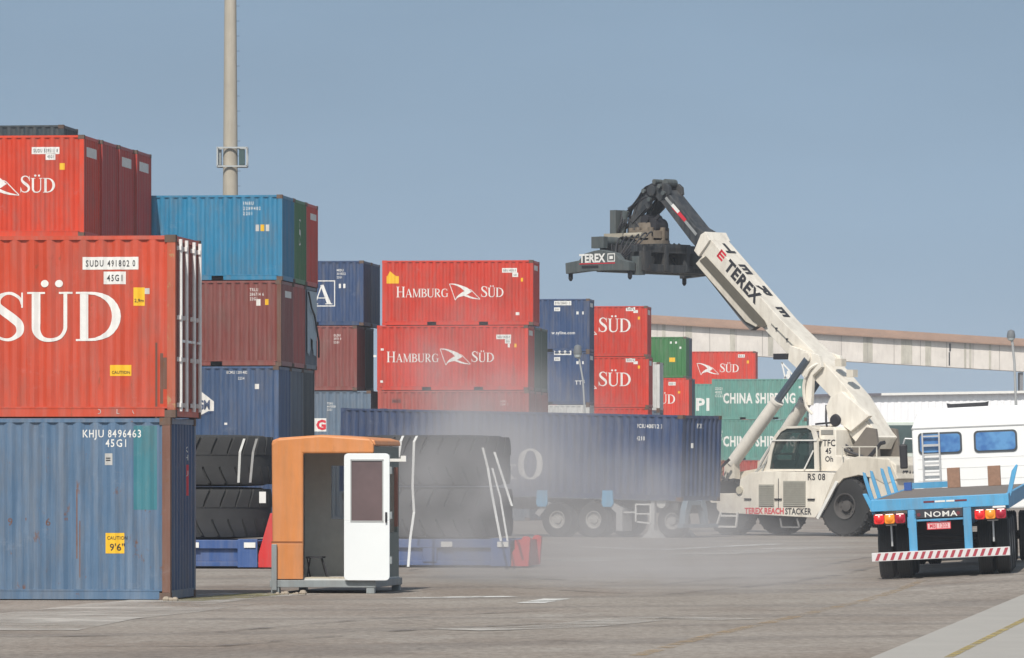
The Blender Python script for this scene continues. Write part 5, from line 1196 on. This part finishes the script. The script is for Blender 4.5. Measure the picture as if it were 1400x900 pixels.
bgl = bpy.data.materials.new('blue_reflection_glass'); bgl.use_nodes = True; b_ = bgl.node_tree.nodes['Principled BSDF']; b_.inputs['Base Color'].default_value = (.05, .17, .42, 1); b_.inputs['Roughness'].default_value = .12; b_.inputs['Specular IOR Level'].default_value = .8
n_ = bgl.node_tree; tcn = n_.nodes.new('ShaderNodeTexCoord'); n_.links.new(mix(n_, ramp(n_, [(.4, (0,0,0)), (.6, (1,1,1))], noise(n_, tcn.outputs['Object'], 2.2, 3)), (.035, .13, .36), (.10, .27, .52)), b_.inputs['Base Color'])  # blue reflection painted into the pane colour
for x0, x1 in ((-1.15, -.28), (.02, .88)):
    m = MB(); m.prism(rrect(x0-.025, x1+.025, 2.26, 2.72, .09), -.02, -.002); FR = m.build('window_frame', plain('rubber_seal', (.06, .07, .08), .7), CB)
    m = MB(); m.prism(rrect(x0+.015, x1-.015, 2.30, 2.68, .07), -.028, -.021); m.build('window_glass', bgl, FR)
m = MB(); m.beam((-1.08, -.09, 1.45), (-1.08, -.09, 2.72), .035, .035); m.beam((-.73, -.09, 1.45), (-.73, -.09, 2.72), .035, .035)
for k in range(7): z = 1.5+k*.19; m.beam((-1.08, -.09, z), (-.73, -.09, z), .03, .05 if k % 2 else .03)
for x in (-1.08, -.73): m.beam((x, -.09, 2.70), (x, 0, 2.70), .03, .03)
m.build('ladder', mgalv, t)
m = MB(); m.box(-1.62, -1.46, .9, 1.05, 1.98, 2.5); MR = m.build('mirror', mdark, t, bevel=.03)
m = MB(); m.tube((-1.54, 1.0, 2.5), (-1.5, 1.0, 2.62), .018, n=6); m.tube((-1.5, 1.0, 2.62), (-1.29, 1.0, 2.6), .018, n=6); m.build('mirror_bracket', mgalv, MR)
m = MB(); m.prism([(-.55, 3.23), (.3, 3.24), (.32, 3.34), (.24, 3.32), (-.48, 3.31), (-.57, 3.33)], .5, .62); m.build('roof_bar', mdark, t)
m = MB(); m.box(-.4, .4, -3.8, 2.0, .75, 1.0); m.build('chassis', mdark, t)
m = MB()
for z in (1.7, 1.95, 2.15): m.box(-1.2, 1.2, -.004, .0, z, z+.012)
m.build('panel_seam', plain('seam_light', (.62, .62, .61), .6), CB)
for x, ya in ((-1.1, 1.0), (1.1, 1.0), (-1.1, -3), (1.1, -3), (-.78, -3), (.78, -3)):
    w0 = wheel(t, (0, 0, 0), .52, .27, .5, -1 if x < 0 else 1); w0.rotation_euler = (0, 0, radians(-90)); w0.location = (x, ya, .52)
m = MB(); m.tube((-1, 1, .52), (1, 1, .52), .07); m.tube((-1, -3, .52), (1, -3, .52), .07); m.build('axle', mdark, t)

# second truck, farther back, behind the reach stacker
X, Y = W(1232, 39); t = thing('lorry', 'pale lorry with a dark windscreen, half hidden behind the reach stacker boom base', 'lorry', (X, Y, 0), -12)
m = MB(); m.prism([(-1.25, .5), (1.25, .5), (1.25, 2.9), (1.1, 3.75), (-1.1, 3.75), (-1.25, 2.9)], 0, 2.2); LC2 = m.build('cab', plain('lorry_white', (.55, .6, .55), .4), t, bevel=.05)
m = MB(); m.prism([(-1.1, 2.65), (1.1, 2.65), (1.02, 3.6), (-1.02, 3.6)], -.03, -.003); m.build('windscreen', glass('screen_glass', (.05, .07, .07)), LC2)
m = MB(); m.box(-1.0, 1.0, -.03, -.005, 1.0, 1.9); m.build('radiator_grille', mdark, LC2)
m = MB(); m.box(-1.2, 1.2, -.15, -.01, .5, .8); m.build('bumper', mdark, LC2)
m = MB(); m.box(-1.25, 1.25, 2.5, 9, 1.0, 1.3); m.build('load_bed', mdark, t)
for x, ya in ((-1.05, 1.2), (1.05, 1.2), (-1.05, 6), (1.05, 6)):
    w0 = wheel(t, (0, 0, 0), .5, .3, .5, -1 if x < 0 else 1); w0.rotation_euler = (0, 0, radians(-90)); w0.location = (x, ya, .5)

# ------------------------------------------------------------------ dust cloud
def dust():
    x0, x1, y0, y1, z0, z1 = -6.5, 9, 86, 162, .02, 7.5
    m = MB(); m.box(x0, x1, y0, y1, z0, z1); mt_ = bpy.data.materials.new('dust'); mt_.use_nodes = True; n = mt_.node_tree; n.nodes.clear()
    o_ = n.nodes.new('ShaderNodeOutputMaterial'); v = n.nodes.new('ShaderNodeVolumePrincipled'); n.links.new(v.outputs[0], o_.inputs['Volume'])
    v.inputs['Color'].default_value = (.68, .665, .67, 1); v.inputs['Anisotropy'].default_value = .0
    g_ = n.nodes.new('ShaderNodeNewGeometry'); pos = g_.outputs['Position']; tot = None
    for cx3, cy3, cz3, rx, ry, rz, amp in DUST:
        sb = n.nodes.new('ShaderNodeVectorMath'); sb.operation = 'SUBTRACT'; n.links.new(pos, sb.inputs[0]); sb.inputs[1].default_value = (cx3, cy3, cz3)
        ml = n.nodes.new('ShaderNodeVectorMath'); ml.operation = 'MULTIPLY'; n.links.new(sb.outputs[0], ml.inputs[0]); ml.inputs[1].default_value = (1/rx, 1/ry, 1/rz)
        ln = n.nodes.new('ShaderNodeVectorMath'); ln.operation = 'LENGTH'; n.links.new(ml.outputs[0], ln.inputs[0])
        mr = n.nodes.new('ShaderNodeMapRange'); mr.interpolation_type = 'SMOOTHSTEP'; n.links.new(ln.outputs['Value'], mr.inputs[0])
        for i, q in enumerate((0.0, 1.0, amp, 0.0)): mr.inputs[i+1].default_value = q
        if tot is None: tot = mr.outputs[0]
        else:
            a_ = n.nodes.new('ShaderNodeMath'); a_.operation = 'ADD'; n.links.new(tot, a_.inputs[0]); n.links.new(mr.outputs[0], a_.inputs[1]); tot = a_.outputs[0]
    nz = n.nodes.new('ShaderNodeTexNoise'); nz.inputs['Scale'].default_value = .6; nz.inputs['Detail'].default_value = 5
    mp = n.nodes.new('ShaderNodeMapping'); mp.inputs['Scale'].default_value = (1, .35, 1); n.links.new(pos, mp.inputs[0]); n.links.new(mp.outputs[0], nz.inputs['Vector'])
    mr = n.nodes.new('ShaderNodeMapRange'); n.links.new(nz.outputs[0], mr.inputs[0])
    for i, q in enumerate((.36, .64, .08, 2.0)): mr.inputs[i+1].default_value = q
    mu = n.nodes.new('ShaderNodeMath'); mu.operation = 'MULTIPLY'; n.links.new(tot, mu.inputs[0]); n.links.new(mr.outputs[0], mu.inputs[1]); n.links.new(mu.outputs[0], v.inputs['Density'])
    tag(m.build('dust_cloud', mt_), 'cloud of pale grey dust drifting over the yard', 'dust', kind='stuff')
DUST = [(.3, 134, 2.2, 3.6, 24, 3.0, .042), (-1.0, 140, 4.0, 2.8, 16, 3.2, .035), (2.8, 102, .1, 4.8, 19, 1.9, .095), (-.7, 103, 1.4, 2.5, 9, 2.4, .145), (3.6, 140, 1.2, 3.6, 18, 2.0, .045)]
dust()
# ------------------------------------------------------------------ haze
m = MB(); m.box(-1600, 1600, -200, 2300, -1.5, 42); hm = bpy.data.materials.new('haze'); hm.use_nodes = True; n = hm.node_tree; n.nodes.clear()
o_ = n.nodes.new('ShaderNodeOutputMaterial'); v = n.nodes.new('ShaderNodeVolumePrincipled'); n.links.new(v.outputs[0], o_.inputs['Volume']); v.inputs['Color'].default_value = (.80, .86, .95, 1); v.inputs['Density'].default_value = HAZE = .00028
tag(m.build('haze', hm), kind='stuff')
